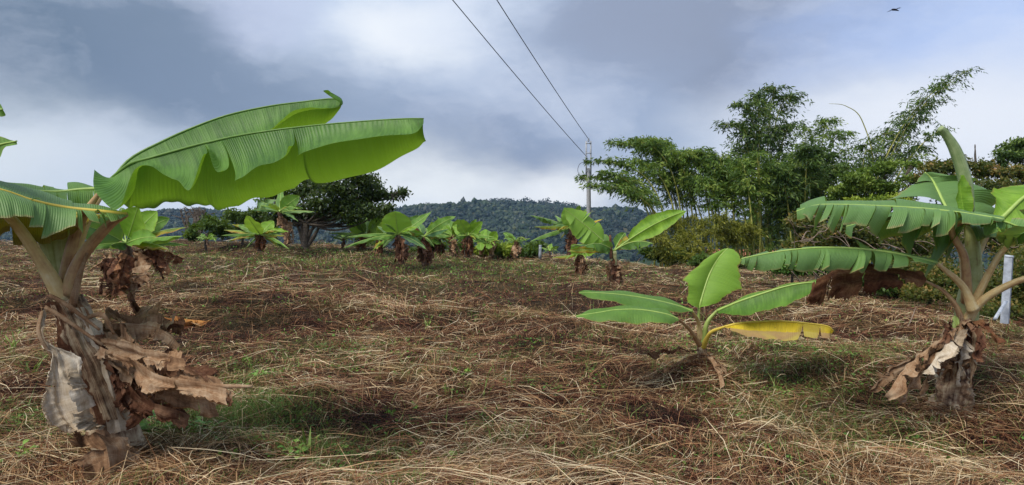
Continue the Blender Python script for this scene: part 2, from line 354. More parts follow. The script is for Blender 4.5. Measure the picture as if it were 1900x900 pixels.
def ground_mat():
    m, t = mat('soil_and_thatch'); n = NT(t); pos = n.n('ShaderNodeNewGeometry').outputs['Position']
    a = n.noise(pos, 22, 6, .7); b = n.noise(pos, .7, 5, .6)
    c = n.ramp(a, [(.3, (.012, .007, .005)), (.5, (.050, .028, .018)), (.62, (.12, .08, .045)), (.75, (.23, .16, .10))])
    c = n.mix(n.n('ShaderNodeMapRange', {0: b, 1: .45, 2: .65, 4: .6}).outputs[0], c, n.mix(.6, c, (.07, .085, .030)))
    n.finish(c, .95, .1, a, .8, .04)
    return m
GM = ground_mat()
GRN = foliage('green_grass', [(.1, (.055, .095, .022)), (.5, (.15, .23, .05)), (.9, (.32, .44, .11))], .2)

# ------------------------------------------------------------------ ground
def grid(xs, ys, zf, name, m, kind='structure'):
    X, Y = np.meshgrid(xs, ys, indexing='ij'); Z = zf(X, Y)
    V = np.stack([X, Y, Z], -1).reshape(-1, 3); ny = len(ys)
    i = np.arange(len(xs) - 1)[:, None] * ny; j = np.arange(ny - 1)[None]
    Fq = np.stack([i + j, i + ny + j, i + ny + j + 1, i + j + 1], -1).reshape(-1, 4)
    mb = MB(); mb.add(V, Fq); return mb.build(name, m, kind=kind)
xs = np.concatenate([-np.geomspace(3200, 9, 50), np.arange(-8.9, 8.95, .075), np.geomspace(9, 3200, 50)])
ys = np.concatenate([np.linspace(-60, 1.5, 16), np.arange(1.7, 14, .075), np.geomspace(14.1, 60, 140), np.geomspace(62, 3300, 50)])
grid(xs, ys, gz, 'ground', GM)

# hillside across the valley, its ridge about 1.5 km away
HPX = [-2500, 0, 330, 560, 700, 760, 820, 880, 950, 1000, 1060, 1150, 1250, 1400, 1500, 1700, 1900, 4200]
HRW = [400, 398, 396, 396, 396, 388, 380, 377, 371, 374, 384, 395, 402, 408, 404, 398, 390, 400]
_h = rs(11); HW = [(_h.uniform(0, 6.28), 6.28 / w, a, _h.uniform(0, 6.28)) for w, a in ((90, 2.5), (150, 4), (260, 6), (420, 8), (60, 1.5))]
def hz(x, y):
    u = CX + F * x / 1500
    zr = EYE + (CY - np.interp(u, HPX, HRW)) / F * 1500 - 7
    s = np.clip((y - 700) / 800, 0, 1); z = -66 + (zr + 66) * (s * s * (3 - 2 * s)) ** .75
    z = np.where(y > 1500, zr - .00025 * (y - 1500) ** 2 * 1.3, z)
    b = 0
    for a, f, am, ph in HW: b = b + am * np.sin(f * (x * math.cos(a) + y * math.sin(a)) + ph)
    return z + b * np.clip((y - 650) / 400, 0, 1) * np.where(y < 1500, 1 - .7 * s ** 4, .3)
m, t = mat('forest_floor'); n = NT(t); pos = n.n('ShaderNodeNewGeometry').outputs['Position']
n.finish(n.ramp(n.noise(pos, .02, 6, .7), [(.35, (.018, .034, .014)), (.52, (.035, .055, .020)), (.66, (.085, .075, .045))]), .95, .1)
grid(np.linspace(-2400, 2400, 240), np.linspace(660, 2050, 110), hz, 'hillside', m)
r = rs(5)
def ico():
    me = bpy.data.meshes.new('t'); import bmesh
    bm = bmesh.new(); bmesh.ops.create_icosphere(bm, subdivisions=1, radius=1); bm.to_mesh(me); bm.free()
    V = np.array([v.co[:] for v in me.vertices]); Fq = np.array([list(p.vertices) for p in me.polygons]); bpy.data.meshes.remove(me); return V, Fq
def ico2():
    import bmesh
    bm = bmesh.new(); bmesh.ops.create_icosphere(bm, subdivisions=1, radius=1)
    V = np.array([v.co[:] for v in bm.verts]); Fq = np.array([[v.index for v in f.verts] for f in bm.faces]); bm.free(); return V, Fq
IV, IF = ico2()
def crowns(n, yf, name, smin, smax, seed):
    r = rs(seed); y = yf(r, n); x = r.uniform(-.82, .82, n) * y; z = hz(x, y)
    sc_ = r.uniform(smin, smax, n) * np.where(r.rand(n) < .07, 1.5, 1)
    V = IV[None] * sc_[:, None, None] * (1 + .28 * r.normal(size=(n, len(IV), 1))) * np.array([1, 1, .95])
    V = V + np.stack([x, y, z + sc_ * .6], -1)[:, None]
    Fq = IF[None] + (np.arange(n) * len(IV))[:, None, None]
    mb = MB(); mb.add(V.reshape(-1, 3), Fq.reshape(-1, 3), np.repeat(np.clip(r.normal(.5, .28, n), 0, 1), len(IV)))
    return mb.build(name, FH, smooth=False, kind='stuff')
FH = foliage('far_forest', [(.15, (.003, .008, .006)), (.45, (.008, .018, .011)), (.75, (.024, .040, .018)), (.95, (.065, .062, .035))], 0)
crowns(30000, lambda r, n: 930 + 600 * r.rand(n) ** .8, 'forest', 2.0, 4.8, 8)
# loose tall trees standing along the ridge
mb = MB(); tk = MB(); r = rs(21)
for k in range(42):
    px = r.choice([r.uniform(740, 1180), r.normal(960, 60), r.uniform(1000, 1080)]); y = r.uniform(1470, 1505); x = (px - CX) / F * y; z = float(hz(x, y)); h = r.uniform(7, 13)
    q = r.normal(size=(26, 3)) * np.array([3.6, 3, 1.5]) + np.array([x, y, z + h])
    quads(mb, q, r.normal(size=(26, 3)), r.normal(size=(26, 3)), 3.4, 2.6, r.uniform(.1, .5, 26))
    tube(tk, [[x, y, z - 1], [x + r.normal(), y, z + h]], [.5, .3], 4, 2)
mb.build('ridge_tree_crowns', FH, smooth=False, kind='stuff'); tk.build('ridge_tree_trunks', BARK, kind='stuff')

# ------------------------------------------------------------------ haze
import bmesh
bm = bmesh.new(); bmesh.ops.create_cube(bm, size=1)
me = bpy.data.meshes.new('haze'); bm.to_mesh(me); bm.free(); hz_o = bpy.data.objects.new('haze', me); C.objects.link(hz_o)
hz_o.scale = (7000, 3600, 210); hz_o.location = (0, 1600, 21); hz_o['kind'] = 'stuff'
m, t = mat('haze_air'); n = NT(t)
pv = n.n('ShaderNodeVolumePrincipled', {'Color': (.42, .68, 1, 1), 'Density': .00010, 'Anisotropy': .1}); o_ = n.n('ShaderNodeOutputMaterial'); t.links.new(pv.outputs[0], o_.inputs['Volume'])
me.materials.append(m)

# ------------------------------------------------------------------ dry grass cover
PATCH = [(430, 610, 1.3, 'dark'), (360, 640, .8, 'dark'), (520, 600, 1.0, 'dark'), (60, 560, 1.4, 'dark'), (1000, 640, .5, 'dark'), (560, 800, .4, 'dark'), (820, 590, .8, 'dark'), (1250, 790, .4, 'dark'), (700, 790, .35, 'dark'), (520, 560, 1.4, 'dark'), (930, 530, 1.5, 'dark'), (700, 560, 1.2, 'tan'), (1110, 720, .8, 'red'), (760, 640, .7, 'red'),
         (430, 770, .75, 'green'), (600, 850, .5, 'green'), (480, 700, .5, 'green'), (1420, 720, .7, 'green'), (1190, 610, 1.0, 'green'), (640, 650, .5, 'green'), (60, 790, .5, 'green'),
         (1540, 520, 2.6, 'tan'), (1300, 498, 4.5, 'tan'), (1420, 520, 2.5, 'tan'), (1000, 484, 5, 'tan'), (640, 478, 4, 'tan'), (1100, 560, 2, 'dark'), (1650, 820, .5, 'green'), (1450, 660, 1.2, 'green'), (900, 870, .7, 'tan'), (750, 500, 3.5, 'dark'), (1300, 560, 2.5, 'red'), (560, 480, 6, 'green'), (900, 500, 5, 'green')]
PATCH = [(G(a, b)[:2], r_, k) for a, b, r_, k in PATCH]
def patchw(x, y, kind):
    w = np.zeros_like(x)
    for p, r_, k in PATCH:
        if k == kind: w = np.maximum(w, np.exp(-((x - p[0]) ** 2 + (y - p[1]) ** 2) / r_ ** 2))
    return w
def field(x, y, s, seed):
    r = rs(seed); o = 0
    for k in range(4):
        a = r.uniform(0, 6.28); f = s * (1 + .9 * k); o = o + np.sin(f * (x * math.cos(a) + y * math.sin(a)) + r.uniform(0, 6.28) + 1.3 * np.sin(f * .6 * (x * math.sin(a) - y * math.cos(a)))) / (1 + .5 * k)
    return o / 2
def straws(n, y0, y1, seg, L0, w0, hh, seed, name):
    r = rs(seed); y = y0 * (y1 / y0) ** r.rand(n); x = r.uniform(-.86, .86, n) * y
    thin = field(x, y, 4.5, 71) + .6 * field(x, y, 11, 73); keep = (thin > -.35) | (r.rand(n) < .30); x, y = x[keep], y[keep]; n = len(x)
    dk, tn, gr, rd = (patchw(x, y, k) for k in ('dark', 'tan', 'green', 'red'))
    ang = 1.9 * field(x, y, .9, 2) + 1.0 * field(x, y, 4, 4) + r.normal(0, .6, n) + .25
    lg = r.rand(n) < .05; odd = r.rand(n) < .3; ang[odd] = r.uniform(0, 6.28, odd.sum())
    L = L0 * r.gamma(4, .25, n) * (1 - .45 * dk - .45 * gr); w = w0 * r.uniform(.5, 1.5, n) * (1 + y / 9)
    L = np.where(lg, L * 2.6, L); h0 = np.where(lg, hh, 0) + hh * r.gamma(1.6, .5, n); arch = hh * .9 * r.gamma(1, .7, n); curv = r.normal(0, .28, n); tilt = r.normal(0, .12, n); tilt[r.rand(n) < .04] *= 4
    s = np.linspace(-.5, .5, seg + 1)[None]
    along = s * L[:, None]; lat = (curv[:, None] * (s * s - .1) + .02 * np.sin(s * 7 + r.uniform(0, 6, n)[:, None])) * L[:, None]
    ca, sa = np.cos(ang)[:, None], np.sin(ang)[:, None]
    xx = x[:, None] + along * ca - lat * sa; yy = y[:, None] + along * sa + lat * ca
    zz = .5 * gz(xx, yy) + .5 * gz(x, y)[:, None] + h0[:, None] + arch[:, None] * (1 - 4 * s * s) + tilt[:, None] * along
    zz = np.maximum(zz, gz(xx, yy) + .003)
    Cn = np.stack([xx, yy, zz], -1); pn = np.stack([-sa + 0 * s, ca + 0 * s, np.broadcast_to(r.normal(0, .5, n)[:, None], xx.shape)], -1)
    tap = (1 - .6 * np.abs(2 * s) ** 2)[..., None]
    V = np.stack([Cn - pn * w[:, None, None] * .5 * tap, Cn + pn * w[:, None, None] * .5 * tap], 2)
    k = seg + 1; b = (np.arange(n) * k * 2)[:, None]; j = (np.arange(seg) * 2)[None]
    Fq = np.stack([b + j, b + j + 1, b + j + 3, b + j + 2], -1).reshape(-1, 4)
    tone = np.clip(r.normal(.405, .25, n) + .13 * field(x, y, 1.4, 9) + .10 * field(x, y, 7, 19) - .46 * dk + .24 * tn - .06 * rd - .05 * gr + .20 * (h0 / hh - 1.0) - .02 + .13 * np.clip((y - 11) / 12, 0, 1), .0, 1)  # low-lying straws coloured darker, painting in the shade of the gaps
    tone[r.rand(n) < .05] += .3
    mb = MB(); mb.add(V.reshape(-1, 3), Fq, np.repeat(np.clip(tone, 0, 1), k * 2)); o = mb.build(name, STR, smooth=False, kind='stuff'); return o
straws(250000, 2.5, 13, 3, .25, .0021, .032, 1, 'dry_grass')
straws(110000, 2.5, 10, 2, .11, .0026, .012, 5, 'dry_grass_litter')
straws(120000, 10.5, 37, 2, .34, .0030, .035, 2, 'dry_grass_beyond')
def tufts(n, y0, y1, seed, name, hh, w0, thr, mat_, lean=.5, kinds=('green',), base=0.0):
    r = rs(seed); y = y0 * (y1 / y0) ** r.rand(n * 3); x = r.uniform(-.86, .86, n * 3) * y
    g = field(x, y, 1.7, 31) * .5 + field(x, y, 5, 33) * .35 + sum(patchw(x, y, k) for k in kinds) * 1.3 + r.normal(0, .22, n * 3) - .5 * patchw(x, y, 'dark')
    ok = np.argsort(-g)[:n] if thr is None else np.where(g > thr)[0][:n]
    x, y = x[ok], y[ok]; n = len(x)
    H = hh * r.gamma(5, .2, n) * (1 + y / 40); a = r.uniform(0, 6.28, n); ln = r.gamma(2, .5, n) * lean
    w = w0 * (1 + y / 9) * r.uniform(.6, 1.4, n)
    z = gz(x, y) + base; s = np.array([0, .4, .75, 1.0])[None]
    xx = x[:, None] + np.cos(a)[:, None] * H[:, None] * ln[:, None] * s ** 2; yy = y[:, None] + np.sin(a)[:, None] * H[:, None] * ln[:, None] * s ** 2
    zz = z[:, None] + H[:, None] * (s - .25 * ln[:, None] * s ** 2)
    b = r.uniform(0, 6.28, n); pn = np.stack([np.cos(b), np.sin(b), 0 * b], -1)[:, None]
    wid = (np.array([1, .9, .6, .05])[None] * w[:, None])[..., None]
    Cn = np.stack([xx, yy, zz], -1); V = np.stack([Cn - pn * wid / 2, Cn + pn * wid / 2], 2)
    bb = (np.arange(n) * 8)[:, None]; j = (np.arange(3) * 2)[None]
    Fq = np.stack([bb + j, bb + j + 1, bb + j + 3, bb + j + 2], -1).reshape(-1, 4)
    tone = np.clip(r.normal(.45, .2, n), 0, 1)
    mb = MB(); mb.add(V.reshape(-1, 3), Fq, np.repeat(tone, 8)); return mb.build(name, mat_, smooth=False, kind='stuff')
tufts(60000, 2.6, 36, 41, 'green_grass', .085, .0030, .18, GRN, 1.0)
tufts(14000, 9, 37, 42, 'standing_dry_grass', .13, .0035, .0, STR, 1.0, ('tan', 'dark'))
# low broad-leaved ground weeds
r = rs(50); n0 = 60000; y = 2.6 * (30 / 2.6) ** r.rand(n0); x = r.uniform(-.86, .86, n0) * y
g = field(x, y, 2.3, 61) * .5 + field(x, y, 8, 63) * .5 + 1.1 * patchw(x, y, 'green') + r.normal(0, .15, n0); ok = g > .34; x, y = x[ok], y[ok]; k = len(x)
mb = MB(); D = r.normal(size=(k, 3)); D[:, 2] = np.abs(D[:, 2]) * .35; W = r.normal(size=(k, 3)); W[:, 2] *= .35
quads(mb, np.stack([x, y, gz(x, y) + .02 + .055 * r.rand(k)], -1), D, W, (.017 + .0022 * y) * r.uniform(.7, 1.6, k), (.011 + .0016 * y) * r.uniform(.7, 1.4, k), np.clip(r.normal(.38, .2, k), 0, 1))
mb.build('ground_weeds', FW, smooth=False, kind='stuff')

# ------------------------------------------------------------------ banana plants
def droop(rows, dy): return [(*q[:7], q[7] + (dy if 0 < i < len(rows) - 1 else 0), q[8]) for i, q in enumerate(rows)]
def leaf_rows(plant, rows, mt, rib=MR, petiole=None, rr=(.014, .004), pr=.022, pet_mat=PET, **kw):
    """rows: (midrib px,py,d, near edge px,py,d, far edge px,py,d); petiole: list of (px,py,d) ending where the blade begins"""
    M = [P(*q[0:3]) for q in rows]; A = [P(*q[3:6]) for q in rows]; B = [P(*q[6:9]) for q in rows]
    mb = MB(); blade(mb, M, A, B, **kw); lf = mb.build('leaf', mt, plant)
    mb = MB(); tube(mb, M, list(rr), 8, 40); mb.build('midrib', rib, lf)
    if petiole:
        mb = MB(); tube(mb, [P(*q) for q in petiole] + [M[0]], [pr * 1.9, pr * 1.25, pr, rr[0]], 12, 24, flat=.8); mb.build('petiole', pet_mat, lf)
    return lf
def gleaf(plant, crown, d, tip, hw, aA, aB, arch=0, start=.16, dd=0, mt=LG, rib=MR, pet=PETG, seed=0, tears=(0, 0), prof=.78, pr=.016, mid=None, nu=40, nv=5, **kw):
    """a leaf from the crown to a tip; aA/aB turn each half about the midrib (0 = across the view below it, 90 = towards the viewer)"""
    r = rs(seed + 77); C0, T0 = P(*crown, d), P(*tip, d + dd); k = d / F
    mp = np.array([(C0 + T0) / 2])[0] + np.array([0, 0, arch * k])
    if mid: mp = P(mid[0], mid[1], d + dd * .5) * 2 - (C0 + T0) / 2
    t = np.linspace(0, 1, 30)[:, None]; Q = (1 - t) ** 2 * C0 + 2 * t * (1 - t) * mp + t * t * T0
    i0 = int(30 * start); M = Q[i0:]; n = len(M); T = unit(np.gradient(M, axis=0))
    E = unit(np.cross(T, np.array([0, 1., 0])))
    if E[n // 2][2] > 0 and abs(T[n // 2][0]) > .25: E = -E
    Yc = np.array([0, -1., 0]); s = np.linspace(0, 1, n)
    w = hw * k * (np.sin(np.pi * s ** .78) ** prof)
    sd = lambda a: (math.cos(math.radians(a)) * E + math.sin(math.radians(a)) * Yc) * w[:, None]
    mb = MB(); blade(mb, M, M + sd(aA), M + sd(aB), nu=nu, nv=nv, tears=tears, seed=seed, tone=.5 + .2 * r.uniform(-1, 1), **kw)
    lf = mb.build('leaf', mt, plant)
    mb = MB(); tube(mb, [C0, *Q[2:i0 + 1:2], *M[1::4], M[-1]], [pr * 1.6, pr, pr * .7, pr * .55, pr * .4, pr * .2], 6, 24, flat=.8); mb.build('midrib', pet if start > .2 else rib, lf)
    return lf
def dead_rows(plant, rows, mt=DT, **kw):
    M = [P(*q[0:3]) for q in rows]; A = [P(*q[3:6]) for q in rows]; B = [P(*q[6:9]) for q in rows]
    mb = MB(); blade(mb, M, A, B, **kw); return mb.build('dead_leaf', mt, plant)
def dead(plant, top, d, end, hw, mt=DT, seed=0, dd=0, lift=8, name='dead_leaf', crumple=.03, tears=(7, 7), out=None):
    r = rs(seed); a, b = P(*top, d), P(*end, d + dd); k = d / F
    mp = (a + b) / 2 + np.array([(end[0] - top[0]) * .25 * k, dd * .2, lift * k])
    t = np.linspace(0, 1, 14)[:, None]; M = (1 - t) ** 2 * a + 2 * t * (1 - t) * mp + t * t * b
    T = unit(np.gradient(M, axis=0)); E = unit(np.cross(T, [0, 1., 0])); s = np.linspace(0, 1, 14); w = .8 * hw * k * (.25 + .75 * np.sin(np.pi * s ** .7) ** .7)
    aa = r.uniform(-60, 60); q = lambda z: (math.cos(math.radians(z)) * E + math.sin(math.radians(z)) * np.array([0, -1., 0])) * w[:, None]
    mb = MB(); blade(mb, M, M + q(aa), M + q(aa + r.uniform(70, 170)), nu=80 if d < 10 else 34, nv=9 if d < 10 else 6, tears=tears, gap=.3, sag=.26, crumple=crumple * d / 15 * (.8 if d < 10 else 1), cfreq=14 * 15 / d / (1.9 if d < 10 else 1.5), seed=seed, wavy=.02)
    return mb.build(name, mt, plant)
def skirt(plant, top, base, d, wpx, n, mt, seed, hw=None):
    wpx = wpx * .54
    r = rs(seed)
    for k in range(n):
        u = (k + .5) / n * 2 - 1; e = (base[0] + u * wpx * r.uniform(.7, 1.15), base[1] - r.uniform(0, .22) * (base[1] - top[1]) + 2)
        dead(plant, (top[0] + u * wpx * .3, top[1] + r.uniform(-2, 4)), d, e, hw or wpx * .24, mt if r.rand() < .75 else DB, seed * 31 + k, dd=-.02 * d * (1 - abs(u)) * r.uniform(.2, 1) * 1.2, lift=r.uniform(2, 9))
def pstem(plant, path, d, rpx, mt=STEM, lump=.05, seg=16, seed=3):
    mb = MB(); k = d / F; tube(mb, [P(a, b, d) for a, b in path], [x * k for x in rpx], seg, 26, lump=lump, seed=seed); return mb.build('pseudostem', mt, plant)
GRP = 'banana plants growing along the crest of the field'
def plant(px, py, d, label, group=GRP, name='banana_plant'):
    b = P(px, py, d); b[2] = float(gz(b[0], b[1])) - .02
    return thing(name, b, label, 'banana plant', group)

# --- the large plant at the left
A = plant(215, 880, 4.15, 'large banana plant at the left edge with huge leaves arching over the field', None)
mb = MB(); pth = [P(240, 905, 4.15), P(208, 790, 4.15), P(176, 690, 4.15), P(145, 610, 4.15), P(126, 555, 4.15)]
tube(mb, pth, [.15, .135, .12, .105, .085], 26, 46, lump=.035, seed=4); mb.build('pseudostem', STEM, A)
# loose sheath strips clasping the stem
for k, (a, b, c, w, mt_) in enumerate([((112, 560), (150, 640), (205, 780), 26, STEM), ((150, 570), (190, 660), (225, 800), 20, DW), ((100, 560), (135, 660), (185, 790), 16, DB), ((140, 560), (185, 640), (240, 760), 12, DT)]):
    rows = [(*a, 4.02, a[0] - w * .7, a[1], 4.05, a[0] + w * .7, a[1] - 4, 4.05), (*b, 3.99 + .02 * k, b[0] - w, b[1] + 4, 4.04, b[0] + w, b[1] - 6, 4.04), (*c, 4.0, c[0] - w * .8, c[1] + 4, 4.03, c[0] + w, c[1] - 4, 4.03)]
    mb = MB(); blade(mb, [P(*q[:3]) for q in rows], [P(*q[3:6]) for q in rows], [P(*q[6:9]) for q in rows], nu=30, nv=6, crumple=.006, cfreq=22, seed=k + 3, bulge=.06); mb.build('sheath', mt_, A)
leaf_rows(A, [
    (190, 350, 4.10, 187, 346, 4.06, 196, 357, 4.14), (205, 333, 4.08, 176, 314, 3.95, 210, 366, 4.22), (222, 318, 4.06, 192, 356, 3.84, 222, 374, 4.3), (240, 305, 4.05, 238, 386, 3.80, 240, 382, 4.36),
    (256, 299, 4.03, 254, 316, 3.90, 258, 385, 4.40), (276, 294, 4.01, 280, 304, 3.90, 280, 385, 4.43), (300, 287, 4.0, 310, 322, 3.84, 305, 383, 4.45), (325, 280, 3.98, 336, 332, 3.78, 330, 381, 4.46), (350, 273, 3.95, 366, 344, 3.70, 356, 380, 4.45),
    (378, 266, 3.92, 388, 284, 3.78, 385, 381, 4.44), (396, 262, 3.90, 412, 330, 3.64, 405, 382, 4.42), (425, 255, 3.86, 436, 326, 3.58, 436, 382, 4.38), (470, 247, 3.80, 482, 308, 3.53, 480, 374, 4.34), (520, 240, 3.74, 527, 299, 3.48, 530, 358, 4.24), (545, 237, 3.71, 545, 284, 3.49, 562, 345, 4.2), (600, 231, 3.64, 602, 268, 3.44, 625, 330, 4.08),
    (700, 223, 3.54, 690, 254, 3.37, 712, 303, 3.88), (758, 220, 3.48, 766, 249, 3.35, 772, 277, 3.7), (786, 220, 3.45, 786, 226, 3.43, 788, 262, 3.52)],
    LA, rib=RIBT, petiole=[(122, 552, 4.15), (128, 480, 4.14), (150, 410, 4.12)], pr=.030, rr=(.011, .003), pet_mat=PETB, nu=170, nv=16, cuts=((.50, .585, .775), (.62, .80)), gap=(.06, .008), sag=(.07, .012), bulge=.07, wavy=.008, seed=2, pleat=.0012)
leaf_rows(A, [
    (200, 345, 4.35, 198, 346, 4.3, 204, 350, 4.4), (240, 296, 4.42, 243, 318, 4.2, 260, 330, 4.8), (300, 263, 4.5, 318, 300, 4.22, 320, 320, 4.9), (360, 236, 4.58, 380, 290, 4.25, 390, 310, 5.0),
    (425, 213, 4.64, 448, 262, 4.32, 450, 290, 5.0), (500, 197, 4.68, 504, 236, 4.42, 520, 262, 5.0), (560, 189, 4.70, 545, 207, 4.5, 572, 240, 4.98), (612, 183, 4.70, 603, 202, 4.58, 606, 226, 4.9), (633, 184, 4.66, 630, 194, 4.6, 633, 196, 4.7), (614, 172, 4.58, 606, 173, 4.56, 600, 166, 4.58)],
    LA, petiole=[(130, 552, 4.2), (140, 470, 4.25), (165, 400, 4.3)], rib=RIBT, pr=.028, rr=(.010, .003), pet_mat=PET, nu=120, nv=12, cuts=((), ()), bulge=.09, wavy=.006, seed=5, pleat=.0012)
# leaf with a scorched yellow edge, arching out of the frame at the left
leaf_rows(A, [
    (235, 398, 3.9, 236, 402, 3.88, 236, 396, 3.95), (180, 392, 3.85, 186, 410, 3.75, 175, 386, 4.1), (120, 385, 3.8, 128, 408, 3.68, 115, 376, 4.1), (60, 372, 3.7, 72, 396, 3.55, 60, 356, 4.1), (0, 352, 3.6, 18, 388, 3.42, 5, 342, 4.0), (-70, 345, 3.5, -60, 390, 3.35, -60, 330, 3.9), (-150, 370, 3.4, -150, 375, 3.4, -150, 365, 3.4)],
    LR, rib=MRY, petiole=[(128, 545, 4.1), (150, 480, 4.05), (200, 420, 3.95)], pr=.03, pet_mat=PETB, nu=130, nv=9, tears=(9, 2), gap=(.2, .05), sag=(.14, .02), bulge=.04, wavy=.006, seed=9)
leaf_rows(A, [
    (185, 402, 4.3, 184, 404, 4.28, 186, 400, 4.35), (120, 395, 4.2, 125, 438, 4.05, 120, 385, 4.5), (60, 388, 4.1, 60, 440, 3.98, 60, 375, 4.5), (0, 385, 4.0, 0, 440, 3.88, 0, 370, 4.4), (-80, 392, 3.9, -80, 430, 3.8, -80, 380, 4.2), (-160, 410, 3.8, -160, 412, 3.8, -160, 408, 3.8)],
    LAB, rib=MRY, nu=80, nv=9, tears=(7, 2), gap=(.14, .05), sag=(.10, .02), bulge=.05, wavy=.01, seed=12)
# two pale green leaves seen edge on above the crown
leaf_rows(A, [(195, 350, 4.5, 195, 353, 4.48, 196, 348, 4.55), (150, 352, 4.45, 155, 388, 4.3, 148, 346, 4.8), (100, 356, 4.4, 105, 382, 4.2, 98, 352, 4.8), (40, 352, 4.3, 46, 372, 4.15, 40, 346, 4.7), (-20, 345, 4.2, -16, 366, 4.0, -20, 340, 4.6), (-90, 350, 4.1, -90, 352, 4.1, -90, 348, 4.1)],
    LG, nu=70, nv=8, tears=(5, 4), gap=.2, sag=.06, bulge=.03, seed=15)
# leaf standing up beyond the left edge: only its tips enter the frame
leaf_rows(A, [(-60, 450, 3.9, -58, 452, 3.88, -62, 452, 3.95), (-100, 380, 3.8, -60, 395, 3.7, -130, 380, 4.0), (-60, 300, 3.7, -40, 330, 3.6, -90, 270, 3.9), (-10, 272, 3.65, -8, 290, 3.6, -14, 258, 3.75), (30, 262, 3.6, 30, 268, 3.6, 28, 256, 3.65)], LG, nu=50, nv=7, seed=18, bulge=.06)
leaf_rows(A, [(-60, 440, 4.3, -58, 442, 4.3, -62, 442, 4.3), (-90, 340, 4.2, -60, 345, 4.1, -120, 340, 4.3), (-60, 240, 4.1, -40, 250, 4.05, -85, 225, 4.2), (-20, 205, 4.05, -14, 222, 4.0, -28, 192, 4.1), (5, 203, 4.0, 5, 212, 4.0, 4, 197, 4.05)], LG, nu=50, nv=7, seed=19, bulge=.06)
mb = MB(); tube(mb, [P(120, 560, 4.1), P(72, 478, 4.0), P(22, 408, 3.9), P(-50, 350, 3.75)], [.055, .036, .030, .024], 14, 30, flat=.8); mb.build('petiole', PET, A)
mb = MB(); tube(mb, [P(132, 580, 4.05), P(145, 520, 4.0), P(162, 470, 4.0)], [.03, .02, .008], 8, 16, flat=.6); mb.build('petiole', DT, A)
# the pale folded inner leaf between the petioles
dead_rows(A, [(118, 545, 4.18, 112, 540, 4.18, 124, 545, 4.2), (104, 490, 4.2, 80, 470, 4.2, 132, 480, 4.22), (96, 440, 4.25, 58, 420, 4.2, 140, 425, 4.25), (90, 415, 4.3, 70, 408, 4.2, 120, 410, 4.3)], mt=STEMG, nu=30, nv=8, seed=2, bulge=.05)
# dead leaves: ashen curl hanging at the left of the stem
dead_rows(A, [(80, 575, 3.95, 76, 580, 3.95, 86, 572, 3.95), (74, 620, 3.9, 70, 622, 3.9, 80, 618, 3.9), (98, 660, 3.88, 92, 662, 3.86, 112, 655, 3.85), (114, 700, 3.85, 92, 700, 3.8, 130, 690, 3.72), (120, 745, 3.82, 84, 742, 3.75, 146, 730, 3.70), (134, 780, 3.8, 96, 788, 3.72, 172, 776, 3.70), (150, 800, 3.78, 130, 796, 3.7, 190, 796, 3.72)], mt=DW, nu=90, nv=16, crumple=.010, cfreq=24, bulge=.12, seed=4, tears=(3, 2), gap=.08, sag=.08, pleat=.003)
dead_rows(A, [(178, 800, 3.8, 140, 790, 3.75, 232, 800, 3.85), (200, 830, 3.78, 136, 822, 3.7, 256, 830, 3.85), (205, 870, 3.76, 165, 868, 3.68, 250, 870, 3.82), (210, 915, 3.76, 176, 920, 3.7, 246, 918, 3.8), (215, 950, 3.75, 200, 955, 3.75, 235, 955, 3.78)], mt=DT, nu=60, nv=10, crumple=.02, cfreq=14, bulge=.2, seed=5, tears=(2, 2), gap=.15, sag=.2)
dead_rows(A, [(112, 655, 3.8, 112, 652, 3.78, 118, 652, 3.8), (128, 672, 3.78, 114, 690, 3.74, 156, 668, 3.8), (138, 700, 3.76, 124, 712, 3.72, 160, 690, 3.8), (146, 720, 3.76, 140, 722, 3.75, 155, 716, 3.78)], mt=DW, nu=24, nv=8, crumple=.01, bulge=.1, seed=8)
for k, (a, b, c) in enumerate([((84, 570), (120, 592), (190, 640)), ((92, 548), (130, 570), (185, 612)), ((78, 578), (72, 618), (98, 665)), ((160, 590), (190, 585), (212, 620))]):
    mb = MB(); tube(mb, [P(*a, 3.95), P(*b, 3.9 - .02 * k), P(*c, 3.88)], [.012, .015, .008], 7, 16, flat=.45, lump=.06, seed=k); mb.build('dead_stalk', DT, A)
# brown bundle spreading to the right of the stem
for k, (rows, mt_) in enumerate([
    ([(185, 628, 3.95), (230, 632, 3.85), (280, 650, 3.75), (340, 668, 3.65)], DT), ([(185, 640, 3.9), (240, 668, 3.75), (310, 700, 3.62), (420, 722, 3.5)], DT), ([(200, 650, 3.95), (260, 690, 3.85), (330, 720, 3.75), (400, 748, 3.7)], DT),
    ([(200, 660, 4.0), (240, 710, 3.95), (270, 740, 3.9), (350, 770, 3.85)], DB), ([(215, 640, 4.1), (290, 660, 4.0), (360, 690, 3.95), (430, 738, 3.9)], DB), ([(190, 600, 4.1), (250, 600, 4.1), (300, 612, 4.1), (335, 640, 4.1)], DT),
    ([(195, 618, 4.0), (210, 680, 3.95), (235, 730, 3.9), (280, 770, 3.88)], DB), ([(240, 540, 4.6), (260, 570, 4.5), (290, 592, 4.45), (340, 605, 4.4)], DB), ([(200, 570, 4.3), (220, 580, 4.2), (260, 590, 4.2), (310, 610, 4.2)], DT)]):
    hw = [10, 30, 34, 16][0:4]; hw = [h * (1.15 if k < 5 else .7) for h in hw]; r = rs(k + 90)
    R = []
    for q, h in zip(rows, hw): R.append((*q, q[0] - h * .15, q[1] + h * r.uniform(.6, 1.1), q[2] - .06, q[0] + h * .2, q[1] - h * r.uniform(.2, .8), q[2] + .12))
    dead_rows(A, R, mt=mt_, nu=90, nv=12, crumple=.014, cfreq=19, bulge=.12, seed=k + 20, tears=(4, 3), gap=.2, sag=.2, pleat=.003)
